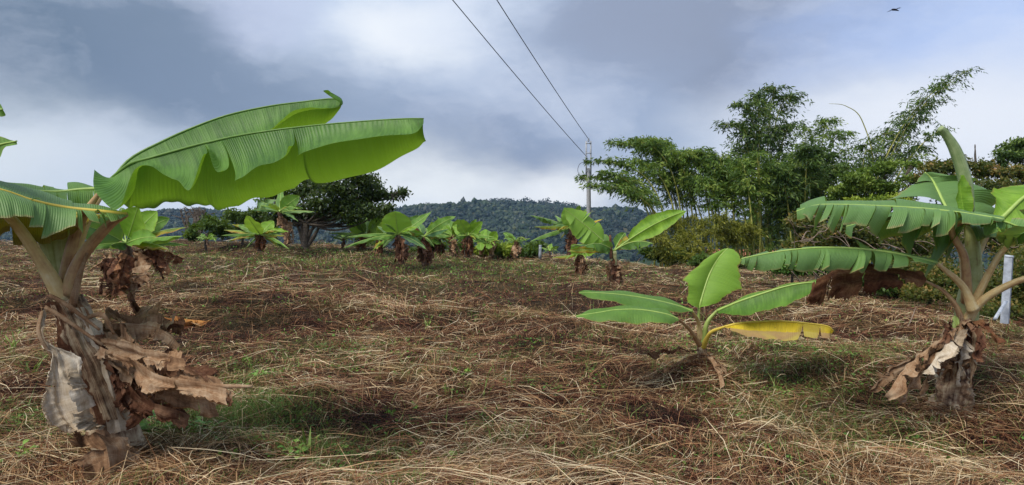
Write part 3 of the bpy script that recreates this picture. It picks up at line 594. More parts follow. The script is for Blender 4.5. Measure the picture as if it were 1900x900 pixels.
mb = MB(); tube(mb, [P(330, 705, 3.6), P(400, 716, 3.55), P(468, 717, 3.5)], [.010, .014, .008], 7, 14, flat=.6); mb.build('dead_stalk', DT, A)

# --- plant behind it with a heap of dry leaves at its foot
B = plant(240, 560, 14.5, 'dense banana plant with a rusty heap of dry leaves, behind the large left plant', None)
pstem(B, [(240, 562), (236, 510), (232, 455)], 14.5, [17, 15, 9], STEMD)
for k, (tip, hw, a, b, arch, mt_, dd, st) in enumerate([
    ((152, 418), 30, 20, 170, 10, LD, -.6, .12), ((256, 384), 30, 10, 172, 0, LB, -.4, .18), ((292, 392), 26, 15, 165, 5, LB, .3, .2), ((338, 438), 16, 60, -40, 6, LG, -.5, .1), ((150, 462), 12, 40, -60, 8, LG, -.7, .1),
    ((312, 462), 14, 50, -30, 12, LYG, -.9, .1), ((345, 422), 12, 40, -60, 12, LYG, .4, .1), ((180, 400), 22, 15, 175, 8, LG, .5, .2), ((315, 405), 20, 20, 160, 10, LG, .6, .2), ((205, 455), 18, 50, -40, 6, LD, -1.2, .05), ((290, 440), 18, 50, 200, 8, LG, -1.0, .05), ((225, 385), 20, 12, 170, 0, LD, .8, .2), ((350, 455), 10, 50, -40, 10, LG, .8, .2)]):
    gleaf(B, (234, 452), 14.5, tip, hw, a, b, arch, st, dd, mt_, seed=k * 7 + 3, bulge=.05, wavy=.015)
for k, (top, end, hw, mt_) in enumerate([((225, 470), (190, 545), 22, DB), ((240, 475), (215, 570), 24, DR), ((255, 470), (275, 540), 24, DT), ((265, 470), (320, 500), 18, DR), ((230, 480), (245, 590), 22, DT), ((200, 480), (205, 590), 18, DB), ((215, 490), (260, 600), 18, DR), ((270, 480), (300, 520), 16, DB), ((245, 470), (340, 480), 14, DR), ((210, 480), (170, 500), 14, DT)]):
    dead(B, top, 14.2, end, hw, mt_, k + 300, dd=-.6 + .12 * k, crumple=.05)

# --- small plants on the crest, left to right
def quick(px, py, d, label, crown, leaves, stem=(7, 5), smat=STEMD, sk=None, group=GRP):
    pl = plant(px, py, d, label, group); pstem(pl, [(px, py + 3), ((px + crown[0]) / 2, (py + crown[1]) / 2), crown], d, [stem[0] * .75, stem[0] * .6, stem[1] * .75], smat, seg=10)
    r = rs(int(px) + 5); R0 = np.mean([abs(L[0][0] - crown[0]) for L in leaves]) if leaves else 20
    extra = [((crown[0] + r.choice([-1, 1]) * r.uniform(.35, 1.35) * R0, crown[1] - r.uniform(-26, 20) * (R0 / 45)), R0 * .11 * r.uniform(.6, 1.1), r.uniform(20, 60), r.choice([-50, -30, 175]), r.uniform(6, 15), [LG, LB, LG, LD, LYG][r.randint(5)]) for _ in range(10 if d > 20 else 3)]
    for k, L in enumerate(list(leaves) + extra):
        tip, hw, a, b, arch, mt_ = L[:6]; kw = dict(L[6]) if len(L) > 6 else {}
        kw.setdefault('dd', 1.2 * math.sin(k * 2.4 + px)); kw.setdefault('start', .14)
        gleaf(pl, crown, d, tip, hw * 1.18, a, b, arch, mt=mt_, seed=int(px) + k * 11, pr=.02, nu=28, nv=4, **kw)
    if sk: skirt(pl, (crown[0], crown[1] + sk[4] if len(sk) > 4 else crown[1]), (px, py), d, sk[0], sk[1], sk[2], int(px), sk[3] if len(sk) > 3 else None)
    return pl
quick(385, 451, 27, 'smallest banana plant on the crest, a few short leaves in front of the dark bushes', (385, 444), [((372, 434), 4, 10, 170, 0, LG), ((397, 436), 5, 10, 170, 2, LB), ((404, 441), 4, 50, -40, 3, LG), ((364, 441), 3, 50, -40, 3, LG)], (3, 2))
quick(482, 463, 24, 'low banana plant with two bright upright leaves, left of the tall thin one', (483, 436), [((458, 400), 13, 10, 168, 0, LB, dict(start=.05)), ((508, 410), 12, 12, 170, 4, LB, dict(start=.05)), ((416, 427), 6, 45, -50, 5, LYG), ((412, 437), 6, 45, -50, 5, LG), ((532, 430), 6, 45, -50, 5, LG), ((527, 437), 6, 45, -50, 3, LYG), ((440, 418), 6, 30, 200, 4, LG), ((445, 442), 5, 40, -40, 3, LG)], (7, 5), STEMD, (18, 7, DR, 6))
quick(535, 450, 27, 'tall thin banana plant with a skirt of dry leaves, against the dark tree', (518, 394), [((522, 348), 7, 8, 172, 0, LG, dict(start=.05)), ((556, 364), 13, 12, 165, 4, LG, dict(start=.12)), ((583, 393), 5, 40, -40, 5, LR, dict(dd=-.5)), ((468, 370), 10, 20, 150, 10, LR, dict(tears=(9, 9), gap=.5, sag=.3)), ((464, 390), 5, 40, -40, 7, LR), ((490, 384), 8, 40, 190, 6, LD), ((545, 392), 7, 30, 150, 6, LD), ((500, 378), 7, 20, 170, 4, LG)], (7, 5), STEMD, (20, 9, DT, 7, 8))
quick(672, 462, 30, 'loosely leaved banana plant with a pale folded leaf, farthest left of the crest cluster', (680, 436), [((641, 405), 12, 10, 150, 4, LB, dict(start=.1)), ((681, 399), 11, 10, 170, 0, LG), ((716, 398), 10, 20, 150, 5, LG), ((652, 420), 11, 20, 170, 3, LB), ((609, 432), 5, 40, -40, 4, LG), ((724, 418), 8, 30, -40, 4, LG), ((698, 410), 12, 10, 170, 2, LG), ((660, 400), 7, 10, 170, 0, LD), ((636, 440), 6, 40, -40, 3, LG)], (6, 4), STEMD, (16, 6, DR, 6))
quick(637, 462, 31, 'tiny banana plant with one rounded leaf at the left end of the crest cluster', (638, 446), [((634, 434), 6, 10, 170, 0, LB, dict(start=.05)), ((612, 437), 3, 40, -40, 2, LG), ((655, 440), 3, 40, -40, 2, LG)], (3, 2), STEMD, (4, 3, DR, 3))
Dp = quick(745, 488, 24, 'banana plant with one broad oval leaf facing the viewer above a dark brown base', (739, 436), [((732, 392), 24, 8, 172, 0, LB, dict(start=.04, prof=.5, dd=-.5)), ((800, 393), 8, 30, 200, -3, LG, dict(dd=.4)), ((644, 440), 6, 40, -50, 8, LG, dict(dd=-.8)), ((638, 460), 6, 50, -30, 12, LG, dict(dd=-1.2)), ((780, 400), 10, 20, 160, 4, LG, dict(dd=1.2)), ((700, 420), 9, 40, -50, 5, LD), ((700, 445), 7, 40, -40, 4, LG), ((765, 420), 12, 20, 170, 0, LD)], (9, 6), STEMD, (22, 9, DB, 8, 6))
quick(790, 490, 25, 'dark based banana plant with withered brown and yellow leaves beside the oval-leaved one', (785, 440), [((760, 430), 8, 40, -40, 3, LYG), ((757, 422), 6, 20, 160, 4, DR), ((820, 410), 9, 30, -50, 6, LG), ((845, 402), 9, 30, 200, 8, LG), ((765, 438), 7, 40, -40, 5, DR), ((832, 425), 9, 40, -50, 6, LD), ((812, 440), 6, 40, -40, 4, LYG), ((775, 415), 9, 15, 170, 2, LD)], (10, 6), STEMD, (20, 9, DB, 9))
quick(842, 472, 30, 'leafy banana plant with a leaning spear leaf, left of the middle group', (842, 440), [((812, 403), 5, 10, 170, 0, LB), ((830, 410), 12, 10, 165, 3, LG), ((862, 408), 12, 15, 165, 3, LG), ((800, 416), 9, 30, -50, 5, LG), ((790, 435), 6, 40, -40, 4, LG), ((870, 425), 9, 20, 170, 2, LB), ((815, 428), 9, 20, 170, 2, LB), ((852, 420), 10, 15, 170, 0, LG), ((825, 440), 7, 40, -30, 3, LYG)], (7, 5), STEMD, (15, 7, DT, 6))
quick(868, 474, 28, 'banana plant with overlapping bright leaves and an upright right leaf, middle of the group', (868, 438), [((895, 411), 9, 20, 165, 0, LB, dict(dd=-.5)), ((884, 407), 6, 20, 165, 4, LG), ((852, 408), 11, 15, 165, 3, LG), ((840, 420), 10, 20, 170, 4, LB), ((916, 440), 6, 40, -40, 5, LG), ((905, 452), 5, 40, -40, 4, LG), ((878, 422), 12, 12, 170, 0, LG), ((845, 440), 7, 40, -40, 3, LG)], (7, 5), STEMD, (16, 7, DR, 6))
quick(893, 470, 31, 'small banana plant half hidden at the right of the middle group', (890, 448), [((902, 425), 7, 15, 165, 0, LB), ((880, 428), 7, 15, 165, 0, LG), ((920, 442), 4, 40, -40, 3, LG), ((872, 445), 5, 40, -40, 3, LG), ((893, 465), 7, 10, 170, 0, LB)], (5, 3), STEMD, (9, 5, DB, 4))
quick(815, 476, 31, 'spreading banana plant between the dark based one and the middle group', (815, 444), [((800, 412), 11, 12, 165, 0, LB), ((790, 424), 10, 20, 165, 3, LG), ((830, 414), 10, 20, 165, 3, LG), ((778, 440), 6, 40, -40, 5, LG), ((848, 438), 6, 40, -40, 5, LB), ((806, 452), 8, 20, 165, 0, LG)], (6, 4), STEMD, (12, 6, DB, 5))
quick(912, 472, 31, 'low banana plant with arching leaves just right of the middle group', (910, 450), [((900, 426), 9, 12, 165, 0, LG), ((922, 430), 8, 20, 165, 3, LB), ((888, 440), 6, 40, -40, 5, LG), ((934, 446), 5, 40, -40, 4, LG), ((905, 462), 6, 20, 165, 0, LB)], (5, 3), STEMD, (9, 5, DT, 4))
quick(705, 470, 28, 'low banana plant with upright bright leaves left of the oval-leaved one', (704, 446), [((690, 416), 9, 12, 165, 0, LB), ((712, 410), 8, 12, 168, 0, LG), ((725, 428), 7, 20, 165, 3, LB), ((676, 438), 6, 40, -40, 5, LG), ((700, 462), 6, 20, 165, 0, LYG)], (6, 4), STEMD, (10, 5, DB, 4))
quick(957, 476, 28, 'lone small banana plant with two splayed leaves over a dry brown skirt', (957, 449), [((934, 432), 6, 10, 165, 2, LG, dict(start=.1)), ((984, 443), 3, 40, -40, 3, LG), ((950, 438), 4, 20, 160, 0, LD), ((970, 452), 4, 40, -40, 3, LG)], (7, 4), STEMD, (13, 8, DT, 5, 2))
quick(1020, 473, 29, 'tiny banana seedling beside the short white stake', (1020, 466), [((1023, 452), 5, 10, 168, 0, LB, dict(start=.05)), ((1038, 457), 3, 20, 160, 2, LG), ((1004, 459), 3, 40, -40, 2, LG)], (3, 2))
quick(1058, 474, 28, 'tall ragged banana plant with split leaves and dark dead skirt, left of the utility pole', (1060, 424), [((985, 400), 6, 30, -50, 7, LR, dict(tears=(8, 8), gap=.4, sag=.3, dd=-.4)), ((992, 421), 6, 30, -50, 5, LYG, dict(tears=(6, 6), gap=.4)), ((984, 448), 7, 30, -50, 9, LG, dict(dd=-.7)), ((1047, 385), 11, 10, 160, 0, LB, dict(start=.1)), ((1076, 380), 7, 12, 170, 0, LG, dict(start=.2)), ((1119, 406), 5, 30, -40, 2, LY, dict(dd=-.5)), ((1085, 402), 10, 20, 165, 5, LG), ((1040, 425), 12, 30, 170, 3, LD), ((1030, 400), 9, 40, -50, 5, LR, dict(tears=(5, 5), gap=.3)), ((1100, 424), 10, 30, -40, 5, LG, dict(dd=.8)), ((1088, 388), 6, 20, 160, 0, LG, dict(dd=1))], (9, 6), STEMD, (20, 8, DB, 8, 8))
quick(1078, 508, 22, 'short banana plant with bright new leaves over a dry skirt, in front of the pole', (1076, 474), [((1060, 454), 10, 10, 160, 2, LB, dict(start=.05, dd=-.3)), ((1106, 466), 8, 30, 190, 5, LB, dict(dd=-.5)), ((1095, 458), 7, 20, 160, 3, LG), ((1025, 478), 5, 40, -40, 2, LYG, dict(dd=-.4)), ((1084, 462), 7, 20, 160, 0, LG)], (9, 6), STEMD, (20, 10, DT, 8, 0))
E = quick(1140, 541, 19, 'banana plant with a long ascending right leaf and shaggy dry skirt, right of the pole', (1139, 466), [
    ((1046, 387), 24, 8, -150, 6, LB, dict(start=.22, dd=-.3, tears=(5, 4), gap=.14, sag=.1)), ((1274, 391), 17, 14, 205, 16, LB, dict(start=.2, dd=-.4, bulge=.1)), ((1085, 457), 13, 30, -60, 18, LG, dict(dd=-1, tears=(5, 4), gap=.2)), ((1212, 452), 13, 30, -60, 20, LG, dict(dd=-.7, tears=(3, 3), gap=.2)), ((1100, 440), 12, 20, 200, 12, LG, dict(dd=.7)), ((1160, 432), 10, 15, 170, 6, LG, dict(dd=.8)), ((1196, 440), 10, 30, 200, 14, LYG, dict(dd=.4, tears=(4, 4), gap=.3)), ((1112, 470), 12, 30, 160, 16, LG, dict(dd=-.4))], (10, 7), STEMG, (24, 11, DT, 9, 16))
mb = MB(); tube(mb, [P(1134, 480, 18.9), P(1133, 455, 18.9), P(1132, 436, 18.9)], [.05, .04, .03], 7, 8); mb.build('petiole', DB, E)

# --- young plant in the middle
g0 = P(1305, 690, 7.2)
Y = plant(1305, 690, 7.2, 'young banana plant with a broad upright leaf and one yellow dying leaf, right of centre', None)
mb = MB(); tube(mb, [P(1312, 720, 7.2), P(1304, 665, 7.2), P(1299, 632, 7.2)], [.09, .06, .04], 14, 20, lump=.06); mb.build('pseudostem', STEM, Y)
leaf_rows(Y, [(1297, 572, 7.15, 1292, 570, 7.1, 1302, 570, 7.1), (1300, 560, 7.15, 1276, 560, 7.1, 1330, 562, 7.12), (1307, 535, 7.2, 1278, 530, 7.1, 1352, 545, 7.15), (1316, 510, 7.25, 1268, 518, 7.15, 1376, 532, 7.2), (1326, 490, 7.3, 1290, 498, 7.2, 1370, 500, 7.25), (1337, 474, 7.35, 1312, 478, 7.3, 1375, 478, 7.3), (1350, 461, 7.4, 1340, 462, 7.4, 1362, 464, 7.4)],
    LB, rib=MR, petiole=[(1299, 636, 7.2), (1296, 605, 7.16)], pr=.014, rr=(.016, .006), pet_mat=PETG, nu=70, nv=9, bulge=.05, wavy=.012, seed=6)
leaf_rows(Y, [(1285, 578, 6.9, 1286, 581, 6.88, 1285, 574, 6.95), (1255, 567, 6.85, 1262, 578, 6.7, 1245, 558, 7.0), (1210, 556, 6.75, 1215, 576, 6.55, 1205, 549, 6.95), (1160, 548, 6.65, 1160, 566, 6.5, 1155, 543, 6.85), (1115, 544, 6.55, 1112, 556, 6.45, 1110, 541, 6.7), (1074, 543, 6.45, 1074, 545, 6.45, 1074, 541, 6.45)],
    LG, petiole=[(1300, 630, 7.18), (1296, 598, 7.1)], pr=.018, rr=(.012, .004), nu=60, nv=7, bulge=.06, wavy=.01, seed=7)
leaf_rows(Y, [(1258, 592, 6.5, 1259, 596, 6.48, 1258, 588, 6.52), (1235, 583, 6.45, 1240, 600, 6.3, 1232, 576, 6.6), (1190, 575, 6.4, 1192, 600, 6.25, 1190, 572, 6.6), (1145, 575, 6.35, 1142, 598, 6.2, 1142, 571, 6.55), (1105, 581, 6.3, 1103, 595, 6.2, 1103, 575, 6.45), (1069, 586, 6.25, 1069, 589, 6.25, 1069, 584, 6.25)],
    LG, petiole=[(1298, 640, 7.1), (1280, 612, 6.8)], pr=.016, rr=(.011, .004), pet_mat=PETB, nu=60, nv=7, bulge=.06, wavy=.012, seed=8)
leaf_rows(Y, [(1330, 577, 7.1, 1332, 581, 7.05, 1331, 574, 7.15), (1370, 560, 7.0, 1372, 585, 6.8, 1368, 555, 7.2), (1420, 543, 6.9, 1424, 576, 6.7, 1418, 538, 7.15), (1465, 530, 6.8, 1468, 562, 6.65, 1462, 527, 7.05), (1505, 524, 6.7, 1505, 545, 6.6, 1503, 520, 6.9), (1532, 525, 6.6, 1530, 529, 6.6, 1531, 523, 6.6)],
    LG, petiole=[(1304, 636, 7.18), (1312, 600, 7.14)], pr=.022, rr=(.014, .004), pet_mat=PETG, nu=60, nv=7, bulge=.07, wavy=.008, seed=9)
leaf_rows(Y, [(1345, 606, 6.95, 1345, 609, 6.93, 1345, 604, 7.0), (1370, 600, 6.9, 1368, 618, 6.82, 1370, 598, 7.0), (1410, 597, 6.85, 1408, 627, 6.75, 1410, 599, 7.05), (1450, 596, 6.8, 1450, 630, 6.7, 1450, 599, 7.0), (1500, 600, 6.75, 1498, 628, 6.65, 1500, 603, 6.95), (1535, 605, 6.7, 1536, 628, 6.62, 1535, 609, 6.85), (1547, 614, 6.7, 1546, 622, 6.68, 1547, 616, 6.72)],
    LY, rib=MRY, petiole=[(1304, 645, 7.18), (1318, 618, 7.05)], pr=.018, rr=(.012, .005), pet_mat=MRY, nu=70, nv=9, tears=(3, 0), gap=.25, sag=.08, bulge=.05, wavy=.01, seed=10)
for k, (a, b, hw) in enumerate([((1310, 655), (1385, 765), 9), ((1296, 655), (1235, 690), 8), ((1302, 650), (1190, 655), 6), ((1308, 660), (1335, 720), 8)]):
    dead(Y, a, 7.1, b, hw, DT if k != 2 else DB, 500 + k, dd=-.5, lift=6, crumple=.05, tears=(3, 3))

# --- large ragged plant at the right
R_ = plant(1765, 765, 5.9, 'large ragged banana plant at the right edge with torn fronds and a furled spear leaf', None)
mb = MB(); tube(mb, [P(1758, 792, 5.9), P(1766, 750, 5.9), P(1774, 700, 5.9), P(1786, 630, 5.9), P(1792, 590, 5.9)], [.20, .15, .12, .10, .085], 24, 50, lump=.09, seed=9); mb.build('pseudostem', STEM, R_)
mb = MB(); tube(mb, [P(1790, 620, 5.9), P(1796, 560, 5.9), P(1806, 500, 5.9), P(1802, 430, 5.9), P(1796, 380, 5.9)], [.10, .085, .066, .052, .045], 18, 30, lump=.02, seed=10); mb.build('pseudostem', STEMG, R_)
mb = MB(); tube(mb, [P(1796, 395, 5.88), P(1792, 340, 5.86), P(1775, 285, 5.84), P(1757, 252, 5.82), P(1744, 238, 5.8)], [.052, .055, .050, .036, .030], 12, 30, flat=.9, lump=.01); mb.build('spear_leaf', SPEAR, R_)
mb = MB(); blade(mb, [P(1790, 400, 5.8), P(1785, 370, 5.8), P(1782, 345, 5.8), P(1784, 325, 5.8)], [P(1806, 400, 5.8), P(1806, 370, 5.78), P(1800, 345, 5.78), P(1788, 325, 5.8)], [P(1779, 400, 5.8), P(1775, 370, 5.78), P(1778, 345, 5.78), P(1782, 325, 5.8)], nu=20, nv=5, bulge=.1); mb.build('leaf', LB, R_)
leaf_rows(R_, [  # broad leaf behind, pale rib leaning left
    (1765, 430, 6.2, 1760, 430, 6.2, 1772, 430, 6.2), (1758, 395, 6.3, 1655, 398, 6.1, 1840, 400, 6.5), (1748, 372, 6.4, 1650, 378, 6.2, 1846, 378, 6.6), (1738, 350, 6.5, 1685, 350, 6.4, 1848, 352, 6.75), (1728, 332, 6.6, 1700, 335, 6.5, 1800, 336, 6.7), (1716, 320, 6.6, 1712, 321, 6.6, 1735, 322, 6.65)],
    LR, petiole=[(1795, 520, 6.0), (1785, 470, 6.1)], pr=.03, rr=(.024, .008), nu=80, nv=9, tears=(4, 5), gap=.10, sag=.08, bulge=.05, seed=21)
leaf_rows(R_, droop([  # long leaf reaching left
    (1862, 408, 5.5, 1862, 412, 5.45, 1862, 404, 5.6), (1800, 398, 5.5, 1806, 420, 5.35, 1800, 388, 5.75), (1740, 390, 5.5, 1745, 420, 5.3, 1740, 382, 5.8), (1680, 385, 5.45, 1672, 426, 5.25, 1680, 380, 5.8), (1620, 382, 5.4, 1600, 424, 5.2, 1618, 379, 5.75), (1560, 380, 5.35, 1545, 416, 5.15, 1560, 378, 5.7), (1515, 381, 5.3, 1506, 405, 5.15, 1515, 379, 5.6), (1478, 392, 5.25, 1477, 400, 5.2, 1480, 386, 5.35)], 22),
    LR, petiole=[(1794, 560, 5.85), (1790, 480, 5.7), (1768, 420, 5.6)], pr=.026, pet_mat=PETB, rr=(.014, .005), nu=190, nv=9, tears=(22, 6), gap=.16, sag=.12, bulge=.10, wavy=.004, seed=22)
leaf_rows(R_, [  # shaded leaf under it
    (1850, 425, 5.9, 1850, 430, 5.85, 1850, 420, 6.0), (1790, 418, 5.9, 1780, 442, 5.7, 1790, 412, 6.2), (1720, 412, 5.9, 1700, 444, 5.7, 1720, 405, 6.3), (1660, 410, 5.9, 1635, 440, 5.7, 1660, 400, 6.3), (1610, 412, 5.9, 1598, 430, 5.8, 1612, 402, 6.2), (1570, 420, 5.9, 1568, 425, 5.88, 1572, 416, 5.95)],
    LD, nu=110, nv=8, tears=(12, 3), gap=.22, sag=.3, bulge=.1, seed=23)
leaf_rows(R_, droop([  # lower left leaf hanging in comb-like strips
    (1738, 488, 5.6, 1738, 491, 5.58, 1739, 486, 5.65), (1690, 477, 5.5, 1696, 494, 5.4, 1690, 470, 5.7), (1640, 467, 5.4, 1636, 500, 5.28, 1640, 463, 5.65), (1580, 461, 5.3, 1572, 498, 5.18, 1580, 459, 5.55), (1520, 460, 5.2, 1512, 497, 5.08, 1520, 459, 5.45), (1460, 465, 5.1, 1452, 500, 5.0, 1460, 464, 5.35), (1410, 473, 5.0, 1404, 500, 4.93, 1410, 471, 5.2), (1376, 480, 4.95, 1374, 488, 4.93, 1376, 479, 5.0)], 18),
    LR, petiole=[(1806, 575, 5.75), (1785, 530, 5.72)], pr=.028, rr=(.014, .005), nu=190, nv=9, tears=(20, 6), gap=.13, sag=.09, bulge=.08, wavy=.003, seed=24)
leaf_rows(R_, [  # leaf at the frame edge, underside lit
    (1838, 425, 6.0, 1838, 430, 5.98, 1838, 420, 6.05), (1868, 396, 6.0, 1880, 425, 5.9, 1848, 375, 6.1), (1900, 366, 6.0, 1925, 420, 5.85, 1840, 352, 6.2), (1940, 345, 6.0, 1965, 410, 5.85, 1875, 338, 6.2), (1990, 330, 6.0, 2010, 395, 5.9, 1950, 322, 6.2), (2050, 335, 6.0, 2052, 340, 6.0, 2048, 331, 6.0)],
    LB, petiole=[(1798, 540, 5.9), (1806, 490, 5.95), (1822, 452, 6.0)], pr=.034, rr=(.022, .006), nu=80, nv=10, tears=(2, 2), gap=.1, sag=.08, bulge=.06, seed=25)
leaf_rows(R_, [  # right leaf close to the frame edge
    (1868, 458, 5.6, 1868, 462, 5.58, 1868, 454, 5.65), (1895, 432, 5.5, 1850, 440, 5.4, 1905, 425, 5.6), (1930, 410, 5.4, 1880, 405, 5.3, 1950, 430, 5.5), (1980, 400, 5.3, 1980, 380, 5.2, 1990, 425, 5.4), (2040, 405, 5.2, 2040, 402, 5.2, 2040, 408, 5.2)],
    LR, petiole=[(1802, 580, 5.85), (1818, 540, 5.78), (1850, 480, 5.65)], pr=.026, rr=(.02, .006), nu=70, nv=8, tears=(4, 3), gap=.12, sag=.1, bulge=.08, seed=26)
leaf_rows(R_, [(1960, 500, 5.4, 1960, 504, 5.38, 1960, 496, 5.45), (2010, 480, 5.3, 2012, 520, 5.15, 2010, 470, 5.5), (2080, 475, 5.2, 2080, 515, 5.05, 2080, 465, 5.4), (2150, 490, 5.1, 2150, 494, 5.1, 2150, 486, 5.1)],
    LR, petiole=[(1788, 605, 5.85), (1820, 560, 5.75), (1880, 525, 5.6)], pr=.028, rr=(.02, .006), nu=50, nv=7, tears=(4, 3), bulge=.08, seed=27)
leaf_rows(R_, [(1800, 402, 5.6, 1800, 406, 5.58, 1800, 398, 5.65), (1830, 404, 5.55, 1832, 424, 5.45, 1830, 392, 5.7), (1860, 410, 5.5, 1862, 440, 5.4, 1860, 398, 5.7), (1900, 425, 5.45, 1900, 452, 5.4, 1902, 412, 5.6), (1940, 445, 5.4, 1940, 450, 5.4, 1942, 440, 5.45)], LR, nu=70, nv=8, tears=(7, 5), gap=.18, sag=.2, bulge=.1, seed=28)
lf = dead_rows(R_, [(1718, 522, 5.75, 1718, 526, 5.74, 1718, 519, 5.78), (1660, 508, 5.7, 1664, 530, 5.62, 1660, 506, 5.8), (1600, 502, 5.65, 1596, 538, 5.55, 1600, 500, 5.75), (1550, 508, 5.6, 1544, 548, 5.5, 1550, 506, 5.7), (1512, 530, 5.55, 1508, 560, 5.5, 1514, 522, 5.6), (1498, 555, 5.55, 1496, 562, 5.54, 1499, 550, 5.56)], mt=DR, nu=80, nv=9, tears=(4, 1), gap=.12, sag=.12, crumple=.012, cfreq=16, bulge=.07, seed=30)
mb = MB(); tube(mb, [P(1788, 610, 5.85), P(1775, 570, 5.8), P(1750, 540, 5.78), P(1718, 522, 5.75)], [.035, .022, .016, .010], 9, 20); mb.build('petiole', PETB, lf)
for k, (a, b, hw, mt_) in enumerate([((1790, 600), (1640, 735), 26, DT), ((1785, 610), (1670, 745), 22, DT), ((1792, 605), (1720, 690), 24, DW), ((1795, 600), (1812, 670), 18, DB), ((1800, 605), (1850, 640), 14, DR), ((1780, 610), (1735, 640), 16, DB), ((1785, 640), (1705, 730), 22, DT), ((1800, 590), (1765, 640), 20, DT), ((1790, 625), (1770, 720), 15, DW), ((1740, 650), (1610, 728), 12, DT), ((1798, 612), (1785, 690), 14, DB), ((1796, 600), (1775, 700), 20, DT), ((1800, 610), (1800, 715), 14, DB), ((1788, 600), (1745, 700), 18, DB), ((1776, 650), (1742, 750), 16, DT), ((1780, 640), (1775, 760), 12, DW)]):
    dead(R_, a, 5.75, b, hw, mt_, 700 + k, dd=-.5 + .05 * k, lift=16, crumple=.075, tears=(4, 3))
for k, (a, b) in enumerate([((1772, 585), (1778, 640)), ((1782, 580), (1770, 690)), ((1805, 600), (1800, 720))]):
    dead(R_, a, 5.72, b, 10, STEM if k else PETG, 750 + k, dd=.0, name='sheath', crumple=.02, tears=(0, 0))

# ------------------------------------------------------------------ trees and shrubs
def pads(mb, tw, root, fork, d, pads_, nleaf, lsz, seed, clump=.16, twr=.05, droop=0.3, asp=.45, tone=.45):
    r = rs(seed); k = d / F; fk = P(*fork, d)
    tot = sum(p[2] * p[3] for p in pads_)
    for (px, py, rx, ry) in pads_:
        c = P(px, py, d + r.uniform(-1, 1) * .03 * d); R = np.array([rx * k, (rx + ry) * .5 * k, ry * k])
        if tw is not None:
            mid = (fk + c) / 2 + np.array([0, 0, -.15 * abs(c[0] - fk[0])]) + r.normal(size=3) * .03 * np.linalg.norm(c - fk)
            tube(tw, [fk, mid, c], [twr, twr * .6, twr * .25], 6, 10, lump=.08, seed=seed)
        nc = max(6, int(9 * rx * ry / 220)); nl = max(20, int(nleaf * rx * ry / tot))
        q = unit(r.normal(size=(nc, 3))) * (r.rand(nc, 1) ** .4) * R + c
        if tw is not None:
            for e in q[:min(nc, 9)]: tube(tw, [c * .7 + fk * .3, (c + e) / 2, e], [twr * .3, twr * .2, twr * .06], 4, 5)
        i = r.randint(0, nc, nl); cl = clump * (R[0] + R[2]) ; pos = q[i] + r.normal(size=(nl, 3)) * cl * np.array([1, 1, .55])
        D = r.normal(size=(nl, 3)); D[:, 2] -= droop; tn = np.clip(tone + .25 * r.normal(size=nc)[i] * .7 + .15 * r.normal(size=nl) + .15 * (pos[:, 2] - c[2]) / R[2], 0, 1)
        s = lsz * r.uniform(.6, 1.4, nl); quads(mb, pos, D, r.normal(size=(nl, 3)), s, s * asp, tn)
def tree(name, label, cat, base, d, fork, P_, nleaf, lsz, fmat, seed, tr=(.16, .10), group=None, clump=.16, stems=None, **kw):
    b = P(*base, d); b[2] = min(b[2], float(gz(b[0], b[1])))
    t_ = thing(name, b, label, cat, group); tw = MB(); f = P(*fork, d); m_ = (b + f) / 2 + np.array([.1 * (seed % 3 - 1), 0, 0])
    tube(tw, [b - [0, 0, .2], m_, f], [tr[0], (tr[0] + tr[1]) / 2, tr[1]], 10, 14, lump=.08, seed=seed)
    for s_ in stems or []: tube(tw, [b] + [P(a, c, d) for a, c in s_], [tr[0] * .6, tr[1] * .5, tr[1] * .2], 7, 14, lump=.1, seed=seed)
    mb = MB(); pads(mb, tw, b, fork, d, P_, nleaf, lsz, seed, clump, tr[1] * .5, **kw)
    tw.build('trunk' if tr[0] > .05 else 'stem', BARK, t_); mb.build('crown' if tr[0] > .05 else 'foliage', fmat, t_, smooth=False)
    return t_
tree('broadleaf_tree', 'dark spreading tree with a twisted forked trunk and flat layered crown on the crest', 'tree', (566, 452), 29, (568, 415),
     [(560, 352, 34, 14), (620, 345, 32, 15), (670, 335, 26, 12), (655, 322, 20, 8), (700, 362, 26, 10), (735, 362, 18, 6), (600, 378, 36, 12), (650, 385, 34, 12), (690, 392, 26, 8), (510, 362, 22, 12), (530, 388, 26, 10), (500, 385, 14, 8), (725, 388, 14, 6), (580, 328, 24, 10), (600, 400, 30, 9), (745, 355, 8, 4), (560, 400, 30, 10), (640, 402, 26, 8), (690, 345, 22, 9), (525, 405, 18, 8), (660, 370, 30, 10)],
     17000, .16, FT, 4, tr=(.19, .12), stems=[[(556, 430), (540, 400)], [(575, 430), (612, 396)], [(582, 440), (600, 410), (640, 372)], [(560, 425), (552, 380)], [(572, 440), (585, 415), (600, 385)]], clump=.27)
G2 = 'dark bushes on the left crest'
tree('bush', 'rounded dark green bush under the big leaf, left one of the crest bushes', 'bush', (385, 447), 30, (385, 435), [(370, 420, 16, 10), (392, 412, 20, 13), (410, 428, 18, 10), (360, 432, 14, 9)], 3600, .15, FS, 6, tr=(.05, .04), group=G2)
tree('bush', 'dark green bush left of the tall thin banana plant', 'bush', (450, 447), 31, (450, 435), [(425, 395, 14, 8), (440, 405, 26, 12), (470, 400, 22, 12), (450, 424, 34, 12), (495, 410, 22, 10), (420, 425, 18, 10), (500, 425, 18, 10)], 5200, .15, FS, 7, tr=(.06, .05), group=G2)
t_ = thing('bare_tree', P(360, 447, 34), 'leafless grey branches poking up behind the left bush', 'tree'); r = rs(14); mb = MB()
